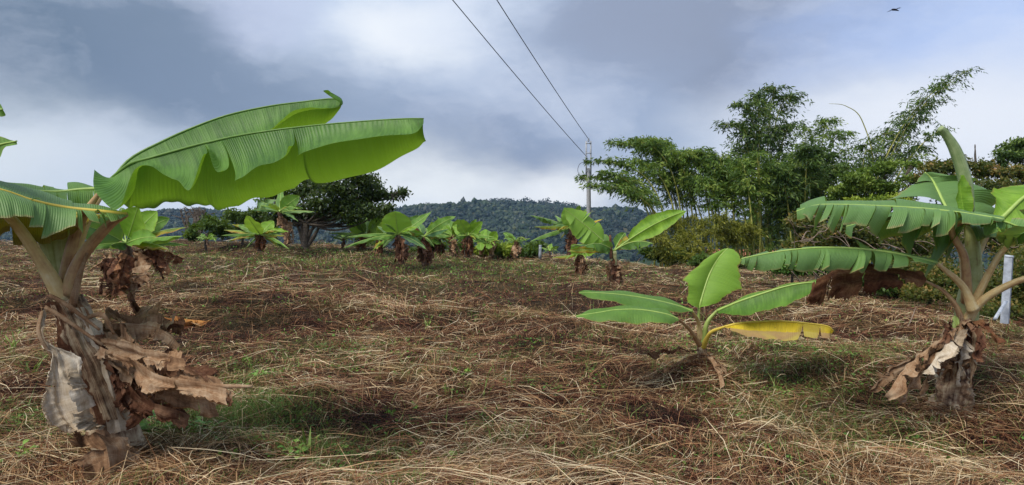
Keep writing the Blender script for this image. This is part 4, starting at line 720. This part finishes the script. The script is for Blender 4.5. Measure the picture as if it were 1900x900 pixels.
for k in range(16):
    a = (345 + r.uniform(-12, 40), 386 + r.uniform(-4, 12)); b = (362 + r.uniform(-10, 10), 446); m_ = ((a[0] + b[0]) / 2 + r.normal() * 5, 415)
    tube(mb, [P(*b, 34), P(*m_, 34), P(*a, 34)], [.09, .05, .02], 5, 10)
    for j in range(4): s_ = r.uniform(.4, 1); q = (m_[0] + (a[0] - m_[0]) * s_, m_[1] + (a[1] - m_[1]) * s_); tube(mb, [P(*q, 34), P(q[0] + r.normal() * 9, q[1] - r.uniform(2, 10), 34)], [.03, .012], 4, 3)
mb.build('branch', BARK, t_)
G3 = 'low bushes behind the middle of the crest'
for px, w, lab in ((862, 24, 'low leafy green growth at the foot of the middle banana group'), (800, 26, 'low leafy growth just right of the dark based banana plant'), (690, 26, 'low leafy growth left of the oval-leaved banana plant'), (905, 22, 'yellow-green low bush next to the middle banana group'), (940, 18, 'yellow-green low bush directly left of the lone small banana plant'), (990, 22, 'darker green bush between the lone banana plant and the white stake')):
    tree('bush', lab, 'bush', (px, 474), 33, (px, 464), [(px, 459, w, 6), (px - 8, 466, w, 5), (px + 8, 455, w * .7, 3)], 1500, .22, FC if 880 < px < 960 else FS, px, tr=(.04, .03), group=G3, asp=.4, tone=.5)

# ------------------------------------------------------------------ bamboo
def clump(label, d, culms, fmat, seed, nb=26, per=26, lsz=.27, blen=1.1, dens=None, group='bamboo clumps at the edge of the field', low=.34, cr=.05):
    r = rs(seed); b0 = culms[0][0]; b = P(*b0, d); b[2] = float(gz(b[0], b[1]))
    t_ = thing('bamboo_clump', b, label, 'bamboo', group); fol = MB(); tw = MB()
    nb = int(nb * 1.35); per = int(per * 1.35)
    for ci, (ba, tp, bend) in enumerate(culms):
        dj = d + r.uniform(-1, 1) * 1.6; A0 = P(*ba, dj); A0[2] = float(gz(A0[0], A0[1])) - .1; T0 = P(*tp, dj + r.uniform(-1, 1)); k = dj / F
        mid = np.array([A0[0] + (T0[0] - A0[0]) * (.5 - .3 * bend), (A0[1] + T0[1]) / 2, A0[2] + (T0[2] - A0[2]) * (.5 + .28 * bend)])
        t = np.linspace(0, 1, 20)[:, None]; ctrl = 2 * mid - (A0 + T0) / 2; S = (1 - t) ** 2 * A0 + 2 * t * (1 - t) * ctrl + t * t * T0
        mb = MB(); tube(mb, S[::3].tolist() + [S[-1]], [cr, cr * .9, cr * .6, cr * .2], 6, 24, tone=r.uniform(.2, .8)); mb.build('cane', CANE, t_)
        H = np.linalg.norm(T0 - A0)
        for q in range(nb):
            s_ = low + (1 - low) * ((q + r.rand()) / nb); c = at(S, np.array([s_]))[0]
            for side in range(2):
                az = r.uniform(0, 6.28); bl = blen * r.uniform(.5, 1.25) * (1.25 - .55 * s_)
                o = np.array([math.cos(az), math.sin(az) * .7, .0]); v = np.linspace(.12, 1, per)[:, None]
                B_ = c + o * bl * v + np.array([0, 0, 1]) * bl * (.75 * v - .75 * v * v * r.uniform(.7, 1.6))
                if q % 3 == 0: tube(tw, [c, B_[per // 2], B_[-1]], [.012, .008, .004], 3, 5)
                pos = B_ + r.normal(size=(per, 3)) * .10 * bl; D = o[None] * .7 + r.normal(size=(per, 3)) * .45; D[:, 2] -= .55
                tn = np.clip(.45 + .17 * r.normal() + .12 * r.normal(size=per), 0, 1); s2 = lsz * r.uniform(.6, 1.3, per)
                quads(fol, pos, D, r.normal(size=(per, 3)), s2, s2 * .24, tn)
    fol.build('foliage', fmat, t_, smooth=False); tw.build('branch', CANE, t_)
    return t_
clump('leftmost bamboo clump, thin canes arching left across the utility pole', 38, [((1225, 480), (1075, 330), 1.0), ((1235, 482), (1100, 300), 1.0), ((1240, 480), (1090, 345), .9), ((1215, 478), (1120, 320), .8), ((1245, 484), (1130, 345), .7), ((1230, 484), (1150, 330), .6)], FB, 101, nb=14, per=20, blen=1.0, low=.55)
clump('bamboo clump with crowns drooping left at mid height, beside the leftmost one', 39, [((1260, 488), (1140, 268), 1.0), ((1265, 490), (1160, 262), 1.0), ((1270, 488), (1190, 262), 1.0), ((1280, 490), (1210, 268), .9), ((1262, 490), (1180, 300), .8), ((1290, 490), (1235, 278), .8), ((1275, 490), (1225, 320), .5), ((1300, 492), (1255, 300), .6)], FB, 102, nb=16, per=24, blen=1.15, low=.52)
clump('dense bright green bamboo clump in the middle of the grove', 38, [((1320, 494), (1265, 285), .8), ((1330, 494), (1285, 282), .9), ((1340, 494), (1310, 285), .7), ((1350, 494), (1335, 290), .5), ((1335, 496), (1300, 330), .4), ((1360, 496), (1370, 295), .5), ((1370, 496), (1350, 330), .4), ((1320, 494), (1250, 330), .6)], FB, 103, nb=16, per=24, blen=1.15, low=.52)
clump('tall bamboo clump whose feathery top stands above the grove at its centre', 40, [((1400, 496), (1345, 232), 1.0), ((1405, 496), (1375, 195), 1.0), ((1410, 496), (1405, 175), .8), ((1420, 496), (1440, 162), .8), ((1425, 498), (1472, 180), 1.0), ((1415, 496), (1400, 250), .6), ((1430, 498), (1470, 230), .8), ((1395, 496), (1380, 270), .6), ((1425, 496), (1430, 240), .5)], FBD, 104, nb=18, per=18, blen=1.2, low=.46)
clump('bright bamboo clump in front of the tallest one, its crowns at mid height', 36, [((1400, 496), (1375, 300), .6), ((1410, 496), (1405, 285), .5), ((1420, 498), (1435, 300), .6), ((1390, 496), (1345, 315), .8), ((1430, 498), (1460, 320), .8), ((1415, 498), (1390, 345), .4)], FB, 114, nb=13, per=22, blen=1.1, low=.50)
clump('very dark bamboo clump right of the tallest crown', 37, [((1470, 500), (1440, 310), .6), ((1480, 500), (1475, 288), .6), ((1490, 500), (1500, 275), .8), ((1500, 500), (1535, 290), .9), ((1485, 502), (1520, 330), .6), ((1475, 500), (1450, 350), .4), ((1505, 500), (1555, 310), .8), ((1465, 500), (1415, 340), .6)], FBD, 105, nb=26, per=28, blen=1.15, low=.44)
clump('thin bamboo clump with one wispy pale top behind the dark one', 43, [((1510, 498), (1490, 235), .6), ((1520, 498), (1540, 225), 1.0), ((1530, 498), (1565, 250), 1.0)], FB, 106, nb=14, per=16, blen=1.2, low=.6)
clump('bamboo clump leaning right whose top sweeps high over the furled leaf', 40, [((1590, 500), (1800, 130), .55), ((1595, 500), (1770, 150), .5), ((1600, 500), (1740, 185), .4), ((1610, 500), (1755, 235), .5), ((1590, 500), (1690, 215), .4), ((1585, 500), (1650, 240), .4), ((1580, 500), (1610, 260), .3), ((1600, 500), (1715, 270), .5), ((1590, 500), (1645, 290), .4), ((1575, 500), (1575, 270), .3)], FBD, 107, nb=16, per=15, blen=1.25, low=.52)
clump('yellowish low bamboo thicket at the foot of the grove, left part', 36, [((1235, 486), (1200, 420), .8), ((1250, 488), (1225, 400), .8), ((1265, 488), (1250, 410), .8), ((1280, 490), (1280, 400), .6), ((1300, 490), (1310, 410), .6), ((1290, 490), (1270, 430), .6), ((1245, 488), (1205, 440), .8), ((1320, 492), (1340, 400), .7)], FBY, 108, nb=14, per=22, lsz=.2, blen=.8, low=.12, cr=.02)
clump('yellow-green low thicket filling the foot of the grove in its middle', 37, [((1340 + 16 * k, 496), (1325 + 16 * k, 400 + (k * 37 % 40)), .7) for k in range(9)], FB, 111, nb=10, per=14, lsz=.2, blen=.8, low=.05, cr=.035)
clump('yellow-green young bamboo with a flat drooping top, in front of the grove', 34, [((1375, 494), (1330, 425), 1.0), ((1380, 494), (1350, 415), 1.0), ((1385, 494), (1380, 422), 1.0), ((1370, 494), (1310, 432), 1.0)], FBY, 109, nb=14, per=22, lsz=.2, blen=.8, low=.35, cr=.025)
clump('shaded thicket of bare lower canes behind the young bamboo', 41, [((1380 + 17 * k, 497), (1370 + 17 * k + (k * 37 % 23) - 11, 350 + (k * 53 % 40)), .3) for k in range(11)], FBD, 110, nb=10, per=14, blen=.8, low=.3)
t_ = thing('bare_bamboo_cane', P(1590, 500, 39), 'single leafless cane arching left above the grove', 'bamboo'); mb = MB(); tube(mb, [P(1590, 500, 39), P(1620, 320, 39), P(1600, 225, 39), P(1570, 197, 39), P(1538, 192, 39)], [.05, .04, .03, .02, .008], 5, 30); mb.build('cane', CANE, t_)

tree('acacia_tree', 'light green flat-topped tree behind the torn long leaf', 'tree', (1640, 505), 33, (1645, 400), [(1590, 330, 34, 9), (1640, 310, 34, 9), (1690, 305, 22, 6), (1570, 350, 34, 9), (1630, 345, 50, 10), (1690, 335, 24, 8), (1600, 372, 46, 10), (1660, 365, 40, 9), (1560, 365, 24, 8), (1610, 318, 24, 6)], 15000, .15, FL, 31, tr=(.14, .09), clump=.13, tone=.42)
tree('bush', 'bright yellow-green leaning shrub top under the light green tree', 'bush', (1640, 505), 31, (1640, 420), [(1600, 374, 26, 6), (1640, 371, 34, 6), (1680, 374, 20, 5)], 3000, .13, FC, 33, tr=(.05, .04), tone=.4)
tree('broadleaf_tree', 'tree with ochre and green leaves behind the furled spear leaf', 'tree', (1780, 510), 27, (1790, 400), [(1740, 310, 34, 12), (1790, 305, 32, 12), (1830, 318, 30, 12), (1880, 320, 30, 12), (1760, 335, 40, 12), (1850, 345, 40, 12), (1720, 330, 24, 10), (1920, 330, 30, 14), (1800, 360, 60, 14)], 12000, .15, FO, 35, tr=(.18, .12), clump=.14)
tree('broadleaf_tree', 'dark tree with fine leaves rising at the right edge behind the ochre tree', 'tree', (1900, 510), 34, (1900, 380), [(1880, 275, 26, 9), (1860, 290, 26, 8), (1910, 265, 28, 9), (1900, 290, 34, 10), (1940, 275, 30, 12), (1855, 305, 16, 6), (1960, 300, 40, 16)], 7000, .17, FBD, 37, tr=(.18, .12), clump=.15)
mb = MB(); t_ = thing('dead_tree', P(1818, 505, 30), 'thin dead pole-like tree top sticking up above the ochre tree', 'tree'); tube(mb, [P(1818, 505, 30), P(1814, 380, 30), P(1810, 300, 30), P(1809, 268, 30)], [.10, .08, .05, .02], 6, 20, lump=.1); tube(mb, [P(1812, 320, 30), P(1804, 296, 30)], [.03, .01], 4, 4); mb.build('trunk', BARK, t_)
# undergrowth at the right: tangled shrubs and vines
US = [('tangled shrub with yellowing leaves left of the long torn leaf', 1510, 24, [(1490, 415, 26, 16), (1520, 440, 30, 16), (1480, 455, 26, 14)], FO),
      ('tangled dark shrub under the long torn leaf', 1590, 22, [(1570, 430, 36, 18), (1610, 445, 36, 16), (1640, 425, 30, 16)], FO),
      ('leafy vine-covered shrub behind the ragged plant, left of its stem', 1700, 20, [(1680, 440, 40, 20), (1730, 450, 40, 20), (1700, 475, 44, 16), (1740, 495, 30, 12)], FO),
      ('vine-covered shrub behind the ragged plant, right of its stem', 1860, 19, [(1840, 440, 40, 24), (1890, 430, 40, 24), (1880, 470, 36, 20), (1920, 470, 40, 30)], FO),
      ('dark tangled brush around the white post at the right edge', 1880, 12.5, [(1845, 530, 34, 30), (1900, 500, 40, 40), (1890, 560, 50, 34), (1930, 540, 50, 50), (1840, 575, 40, 18)], FO),
      ('brownish brush left of the ragged stem, below the vines', 1725, 15, [(1690, 500, 50, 18), (1740, 520, 44, 22), (1720, 545, 40, 14)], FO),
      ('dark green shrub at the foot of the bamboo, left end', 1235, 36, [(1225, 470, 26, 7), (1255, 478, 30, 7), (1205, 465, 20, 6)], FS),
      ('dark green shrub at the foot of the bamboo, behind the upright young leaf', 1330, 33, [(1300, 485, 24, 7), (1340, 482, 26, 7), (1375, 486, 22, 6)], FS),
      ('bright green weedy shrub below the comb-torn leaf', 1470, 21, [(1445, 492, 30, 8), (1490, 500, 30, 7), (1530, 495, 22, 8)], FW),
      ('low green shrub below the dead brown leaf', 1640, 19, [(1600, 520, 30, 6), (1660, 530, 36, 8), (1700, 520, 30, 8)], FS)]
for k, (lab, px, d, pd, fm) in enumerate(US):
    tree('shrub', lab, 'shrub', (px, 540), d, (px, max(p[1] for p in pd) - 4), pd, 9000 if d < 30 else 2500, .10 * d / 20, fm, 200 + k, tr=(.045, .035), group='undergrowth shrubs at the right edge of the field', clump=.2, asp=.6, tone=.42)
r = rs(77); mb = MB(); t_ = thing('dry_vines', P(1650, 520, 21), 'web of dry grey vines and twigs hanging in the right undergrowth', 'vines')
for k in range(170):
    a = (r.uniform(1460, 1900), r.uniform(400, 505)); dd_ = r.uniform(17, 23); L_ = r.uniform(15, 60); an = r.normal(0, .5) + (.3 if a[0] < 1700 else -.2)
    b = (a[0] + L_ * math.cos(an), a[1] + L_ * math.sin(an)); m_ = ((a[0] + b[0]) / 2, (a[1] + b[1]) / 2 + r.uniform(-8, 10)); w_ = r.uniform(.006, .018)
    tube(mb, [P(*a, dd_), P(*m_, dd_ + .3), P(*b, dd_ + r.normal() * .4)], [w_, w_, w_ * .5], 4, 7)
for a, m_, b in (((1640, 440), (1700, 465), (1790, 540)), ((1560, 400), (1680, 440), (1760, 500)), ((1855, 560), (1872, 500), (1900, 455))): tube(mb, [P(*a, 20), P(*m_, 20), P(*b, 20)], [.03, .05, .06], 6, 14, lump=.1)
mb.build('vine', TWIG, t_)

# ------------------------------------------------------------------ pole, wires, posts, house, bird
def simple(name, col, rough=.6, noise=.15, scale=12):
    m, t = mat(name); n = NT(t); pos = n.n('ShaderNodeNewGeometry').outputs['Position']; f = n.noise(pos, scale, 5, .6)
    n.finish(n.ramp(f, [(.3, tuple(c * (1 - noise * 2) for c in col)), (.7, tuple(min(1, c * (1 + noise)) for c in col))]), rough, .3, f, .2, .01); return m
CON = simple('pole_concrete', (.36, .37, .385)); STL = simple('galvanised_steel', (.42, .44, .47), .4); WIRE = simple('wire_black', (.035, .037, .04), .5); WHT = simple('white_paint', (.40, .44, .50), .5, .25, 9); RED = simple('terracotta', (.42, .16, .09)); WAL = simple('plaster', (.55, .50, .42)); BLK = simple('feathers_black', (.012, .012, .016), .6)
d = 38; pb = P(1093, 478, d); pb[2] = float(gz(pb[0], pb[1])) - .1
pole = thing('utility_pole', pb, 'pale concrete utility pole with a forked steel top rising behind the crest', 'utility pole')
mb = MB(); tube(mb, [pb, P(1092, 312, d)], [.15, .11], 14, 8); mb.build('shaft', CON, pole)
for dx in (-4.2, 4.2):
    mb = MB(); tube(mb, [P(1092 + dx, 326, d - .05), P(1092 + dx, 262, d - .05)], [.045, .045], 6, 4); mb.build('channel_bar', STL, pole)
mb = MB()
for yy in (266, 284, 300, 318): tube(mb, [P(1087, yy, d - .08), P(1097, yy, d - .08)], [.03, .03], 6, 3)
mb.build('crosspiece', STL, pole)
for q, yy in ((1088, 290), (1092, 258)):
    mb = MB(); tube(mb, [P(q, yy + 5, d - .15), P(q, yy + 3, d - .15), P(q, yy, d - .15), P(q, yy - 2, d - .15)], [.03, .06, .05, .03], 8, 8); mb.build('insulator', WHT, pole)
mb = MB(); tube(mb, [P(1087, 300, d - .1), P(1076, 304, d - .1), P(1072, 316, d - .1), P(1076, 328, d - .1)], [.014, .014, .014, .012], 5, 20); mb.build('loop_cable', WIRE, pole)
for (a, dxx, lab) in (((1088, 290), (853, -2), 'lower black power line running from the pole to the top left'), ((1092, 258), (932, -2), 'upper black power line running from the pole top to the top centre')):
    A0 = P(*a, d - .15); B0 = P(*dxx, 15.5); D_ = B0 - A0; pts = [A0 + D_ * t - np.array([0, 0, .22 * 4 * (t / 1.9) * (1 - t / 1.9)]) + np.array([0, 0, 0]) for t in np.linspace(0, 1.9, 9)]
    mb = MB(); tube(mb, pts, [.016, .011, .008], 6, 40); tag(mb.build('power_line', WIRE), lab, 'power line', 'power lines')
def box(mb, c, s, rz=0):
    c = np.array(c, float); s = np.array(s) / 2; V = np.array([[x, y, z] for x in (-1, 1) for y in (-1, 1) for z in (-1, 1)]) * s
    R = np.array([[math.cos(rz), -math.sin(rz), 0], [math.sin(rz), math.cos(rz), 0], [0, 0, 1]]); mb.add(V @ R.T + c, [[0, 1, 3, 2], [4, 6, 7, 5], [0, 4, 5, 1], [2, 3, 7, 6], [0, 2, 6, 4], [1, 5, 7, 3]])
q = P(1002, 476, 29); t_ = thing('stake', q, 'short white stake standing on the crest left of the banana seedling', 'stake'); mb = MB(); tube(mb, [q - [0, 0, .1], P(1002.5, 456, 29)], [.07, .06], 8, 4); mb.build('shaft', WHT, t_); mb = MB(); tube(mb, [P(1002.5, 456.5, 29), P(1002.5, 454.5, 29)], [.075, .05], 8, 4); mb.build('cap', WHT, t_)
d = 9.5; t_ = thing('white_post', P(1862, 590, d), 'square white post with a slanted foot brace behind the ragged plant at the right edge', 'post')
mb = MB(); a, b = P(1864, 600, d), P(1872, 478, d); tube(mb, [a, b], [.066, .066], 4, 8, flat=1); mb.build('shaft', WHT, t_, smooth=False)
mb = MB(); tube(mb, [P(1866, 560, d - .12), P(1846, 592, d - .5)], [.03, .03], 4, 4); mb.build('brace', WHT, t_)
mb = MB(); tube(mb, [P(1872.2, 478.5, d), P(1873, 474, d)], [.072, .066], 4, 3); mb.build('cap', WHT, t_)
hx = P(1430, 470, 62); t_ = thing('house', (hx[0], hx[1], -4), 'low house with a terracotta roof glimpsed through the bamboo stems', 'house')
mb = MB(); box(mb, (hx[0], 65, -2.2), (9.0, 5, 4)); mb.build('wall', WAL, t_)
rf = MB(); x0, x1 = hx[0] - 5, hx[0] + 5
for (ya, za, yb, zb) in ((61.6, -.45, 65, .75), (68.4, -.45, 65, .75)):
    for i in range(40):
        xa = x0 + (x1 - x0) * i / 40; w_ = (x1 - x0) / 40; a_ = np.linspace(0, np.pi, 5); V = []
        for (yy, zz) in ((ya, za), (yb, zb)): V += [[xa + w_ * (.5 - .5 * math.cos(q)), yy, zz + .07 * math.sin(q)] for q in a_]
        rf.add(V, [[k, k + 1, k + 6, k + 5] for k in range(4)])
rf.build('roof', RED, t_)
for k in (-1, 1):
    mb = MB(); box(mb, (hx[0] + 2.2 * k, 62.47, -1.9), (1.1, .1, 1.0)); w_ = mb.build('window', BLK, t_)
# bird
d = 60; c = P(1660, 18, d); t_ = thing('bird', c, 'black soaring bird high at the top right of the sky', 'bird'); mb = MB()
tube(mb, [c + [-.32, -.1, -.02], c + [-.2, 0, 0], c + [.05, 0, 0], c + [.42, .1, -.06]], [.03, .09, .10, .03], 8, 12, flat=.8); mb.build('body', BLK, t_)
for s_ in (-1, 1):
    L_ = [c + [s_ * q[0], q[1], q[2] + s_ * q[0] * .30] for q in ((.04, 0, .03), (.25, .02, .06), (.45, .05, .05), (.62, .12, .02))]
    mb = MB(); blade(mb, L_, [p + [.0, -.10, -.01] for p in L_[:-1]] + [L_[-1] + [0, -.02, 0]], [p + [.03, .12, -.02] for p in L_[:-1]] + [L_[-1] + [0, .02, 0]], nu=12, nv=3); mb.build('wing', BLK, t_)

# ------------------------------------------------------------------ single weeds, tufts and debris near the camera
def weed(px, py, size, n, label, seed, fm=FW, asp=.55):
    g = G(px, py); r = rs(seed); t_ = thing('weed', g, label, 'weed', 'broad-leaved weeds in the dry grass'); st = MB()
    for k in range(n):
        a = r.uniform(0, 6.28); h = size * r.uniform(.4, 1.1); e = g + np.array([math.cos(a) * size * .6, math.sin(a) * size * .6, h]); m_ = (g + e) / 2 + [0, 0, size * .15]
        tube(st, [g, m_, e], [.004, .003, .002], 5, 8)
        for j in range(5 if n > 4 else 3):
            s_ = 1 - j * .17; c = g * (1 - s_) + e * s_ + [0, 0, size * .12 * (1 - s_)]; ang = a + (j % 2 * 2 - 1) * (.9 if j else 0); D = np.array([math.cos(ang), math.sin(ang), r.uniform(-.1, .35)]) * size * r.uniform(.32, .5)
            W = np.array([-D[1], D[0], r.normal() * .02]) * asp * .55; M = [c, c + D * .35 + [0, 0, .01], c + D * .7 + [0, 0, .008], c + D]
            mb = MB(); blade(mb, M, [c + W * .1, M[1] + W, M[2] + W * .8, M[3]], [c - W * .1, M[1] - W, M[2] - W * .8, M[3]], nu=8, nv=4, bulge=-.05, seed=k, tone=r.uniform(.4, .9)); mb.build('leaf', fm, t_)
    st.build('stem', PETG, t_)
weed(292, 822, .25, 9, 'leafy green weed beside the foot of the large left plant', 1)
weed(372, 815, .19, 6, 'smaller leafy weed right of the one at the left plant foot', 2)
weed(555, 865, .14, 6, 'low weed with round leaves near the bottom edge', 3)
weed(25, 868, .13, 5, 'small round-leaved weed in the bottom left corner', 4)
weed(558, 722, .05, 2, 'tiny round-leaved weed right of the green grass patch', 5)
weed(665, 600, .09, 3, 'small weed in the dark dry patch left of centre', 6)
weed(1712, 660, .14, 2, 'two-leaved weed sprouting against the ragged right plant', 7)
weed(1740, 872, .08, 4, 'low weed near the bottom right corner', 8)
weed(730, 700, .06, 3, 'tiny weed left of the grass tufts', 9)
weed(1340, 660, .08, 3, 'small weed under the yellow leaf', 10)
def tuft(px, py, h, n, label, seed):
    g = G(px, py); r = rs(seed); t_ = thing('grass_tuft', g, label, 'grass tuft', 'green grass tufts in the dry grass')
    for k in range(n):
        a = r.uniform(0, 6.28); ln = r.uniform(.1, .8); H = h * r.uniform(.5, 1.1); w_ = r.uniform(.006, .012); b = g + [r.normal() * .03, r.normal() * .03, 0]
        M = [b + np.array([math.cos(a) * ln * H * s_ ** 2, math.sin(a) * ln * H * s_ ** 2, H * (s_ - .2 * ln * s_ * s_)]) for s_ in (0, .35, .7, 1)]
        W = np.array([-math.sin(a), math.cos(a), 0]) * w_; mb = MB(); blade(mb, M, [M[0] + W * .6, M[1] + W, M[2] + W * .7, M[3]], [M[0] - W * .6, M[1] - W, M[2] - W * .7, M[3]], nu=8, nv=3, tone=r.uniform(.5, 1)); mb.build('leaf', GRN, t_)
for k, a in enumerate([(795, 612, .22, 13, 'wide tuft of upright green blades near the centre'), (832, 735, .16, 7, 'short green tuft below centre'), (900, 745, .34, 4, 'tall single-stalked grass near the short tuft'), (20, 660, .34, 9, 'tall green grass at the left edge'), (60, 700, .24, 8, 'grass tuft beside the ashen dead leaf'), (395, 560, .2, 9, 'small tuft behind the brown dead leaves'), (955, 728, .14, 4, 'two thin green blades right of the short tuft'), (1750, 800, .16, 5, 'broad green blade at the foot of the ragged plant'), (560, 850, .22, 6, 'grass tuft near the bottom edge left of centre'), (1090, 770, .08, 4, 'tiny tuft in the reddish straw')]): tuft(*a, 900 + k)
def stick(pts, rad, label, name='stick', cat='stick', m_=TWIG):
    mb = MB(); tube(mb, pts, rad, 7, 16, lump=.08); tag(mb.build(name, m_), label, cat)
g = G(1682, 612); stick([g + [0, 0, .02], g + [.12, .1, .12], g + [.27, .2, .34]], [.012, .010, .004], 'bare forked dry stick leaning up left of the ragged plant')
mb = MB(); g = G(350, 607)
M = [g + [-.35, 0, .10], g + [-.1, -.05, .15], g + [.15, -.05, .13], g + [.38, 0, .07]]
blade(mb, M, [p + [0, -.22, -.04] for p in M[:-1]] + [M[-1]], [p + [0, .12, -.03] for p in M[:-1]] + [M[-1]], nu=40, nv=8, tears=(4, 3), gap=.25, sag=.2, crumple=.03, seed=3); tag(mb.build('fallen_leaf', DO), 'fallen orange-brown banana leaf lying right of the large left plant', 'fallen leaf')

SP = rs(321)
for k in range(32):
    q = (SP.uniform(20, 1890), SP.uniform(600, 890)) if k % 3 else (SP.uniform(250, 900), SP.uniform(640, 890))
    g = G(*q); r = rs(1000 + k); sz = r.uniform(.035, .075)
    t_ = thing('weed', g, 'small green sprig sprouting through the dry grass', 'weed', 'small green sprigs in the dry grass'); mb = MB(); st = MB()
    for j in range(r.randint(3, 7)):
        a = r.uniform(0, 6.28); e = g + np.array([math.cos(a) * sz * .7, math.sin(a) * sz * .7, .035 + sz * r.uniform(.3, .9)]); tube(st, [g, (g + e) / 2 + [0, 0, sz * .2], e], [.002, .0016, .001], 4, 4)
        D = np.array([[math.cos(a), math.sin(a), r.uniform(-.2, .4)]]); quads(mb, np.array([e, e, e]), np.vstack([D, D + r.normal(size=3) * .9, D + r.normal(size=3) * .9]), r.normal(size=(3, 3)) * [1, 1, .2], sz * r.uniform(.5, .9), sz * .45, r.uniform(.4, .9, 3))
    mb.build('leaf', FW, t_, smooth=False); st.build('stem', PETG, t_)
r = rs(555); g = G(430, 790); n_ = 3800; x = g[0] + r.normal(size=n_) * .5; y = g[1] + r.normal(size=n_) * .42; H = .16 * r.gamma(5, .2, n_) * np.exp(-((x - g[0]) ** 2 + (y - g[1]) ** 2) / .5)
a = r.uniform(0, 6.28, n_); dv = np.stack([np.cos(a) * .8, np.sin(a) * .8, 1.0 + 0 * a], -1)
mb = MB(); quads(mb, np.stack([x, y, gz(x, y)], -1), dv, r.normal(size=(n_, 3)), H + .02, .0035, np.clip(r.normal(.5, .2, n_), 0, 1)); mb.build('fine_green_grass', GRN, smooth=False, kind='stuff')

for k, (px, py, rr_, lab) in enumerate([(215, 872, .42, 'heap of dry straw round the foot of the large left banana plant'), (1762, 776, .42, 'heap of dry straw round the foot of the ragged right banana plant'), (1308, 690, .5, 'heap of dry straw round the young banana plant')]):
    r = rs(1200 + k); g = G(px, py); n_ = 1500; a = r.uniform(0, 6.28, n_); q = rr_ * r.rand(n_) ** .6; x = g[0] + np.cos(a) * q; y = g[1] + np.sin(a) * q
    z = gz(x, y) + .16 * r.rand(n_) * (1 - q / rr_) + .01; an = a + 1.57 + r.normal(0, .7, n_); D = np.stack([np.cos(an), np.sin(an), r.normal(0, .28, n_)], -1)
    mb = MB(); quads(mb, np.stack([x, y, z], -1) - D * .1, D, r.normal(size=(n_, 3)), .22 * r.uniform(.5, 1.5, n_), .0065, np.clip(r.normal(.5, .25, n_), 0, 1)); o = mb.build('straw_heap', STR, smooth=False, kind='stuff')
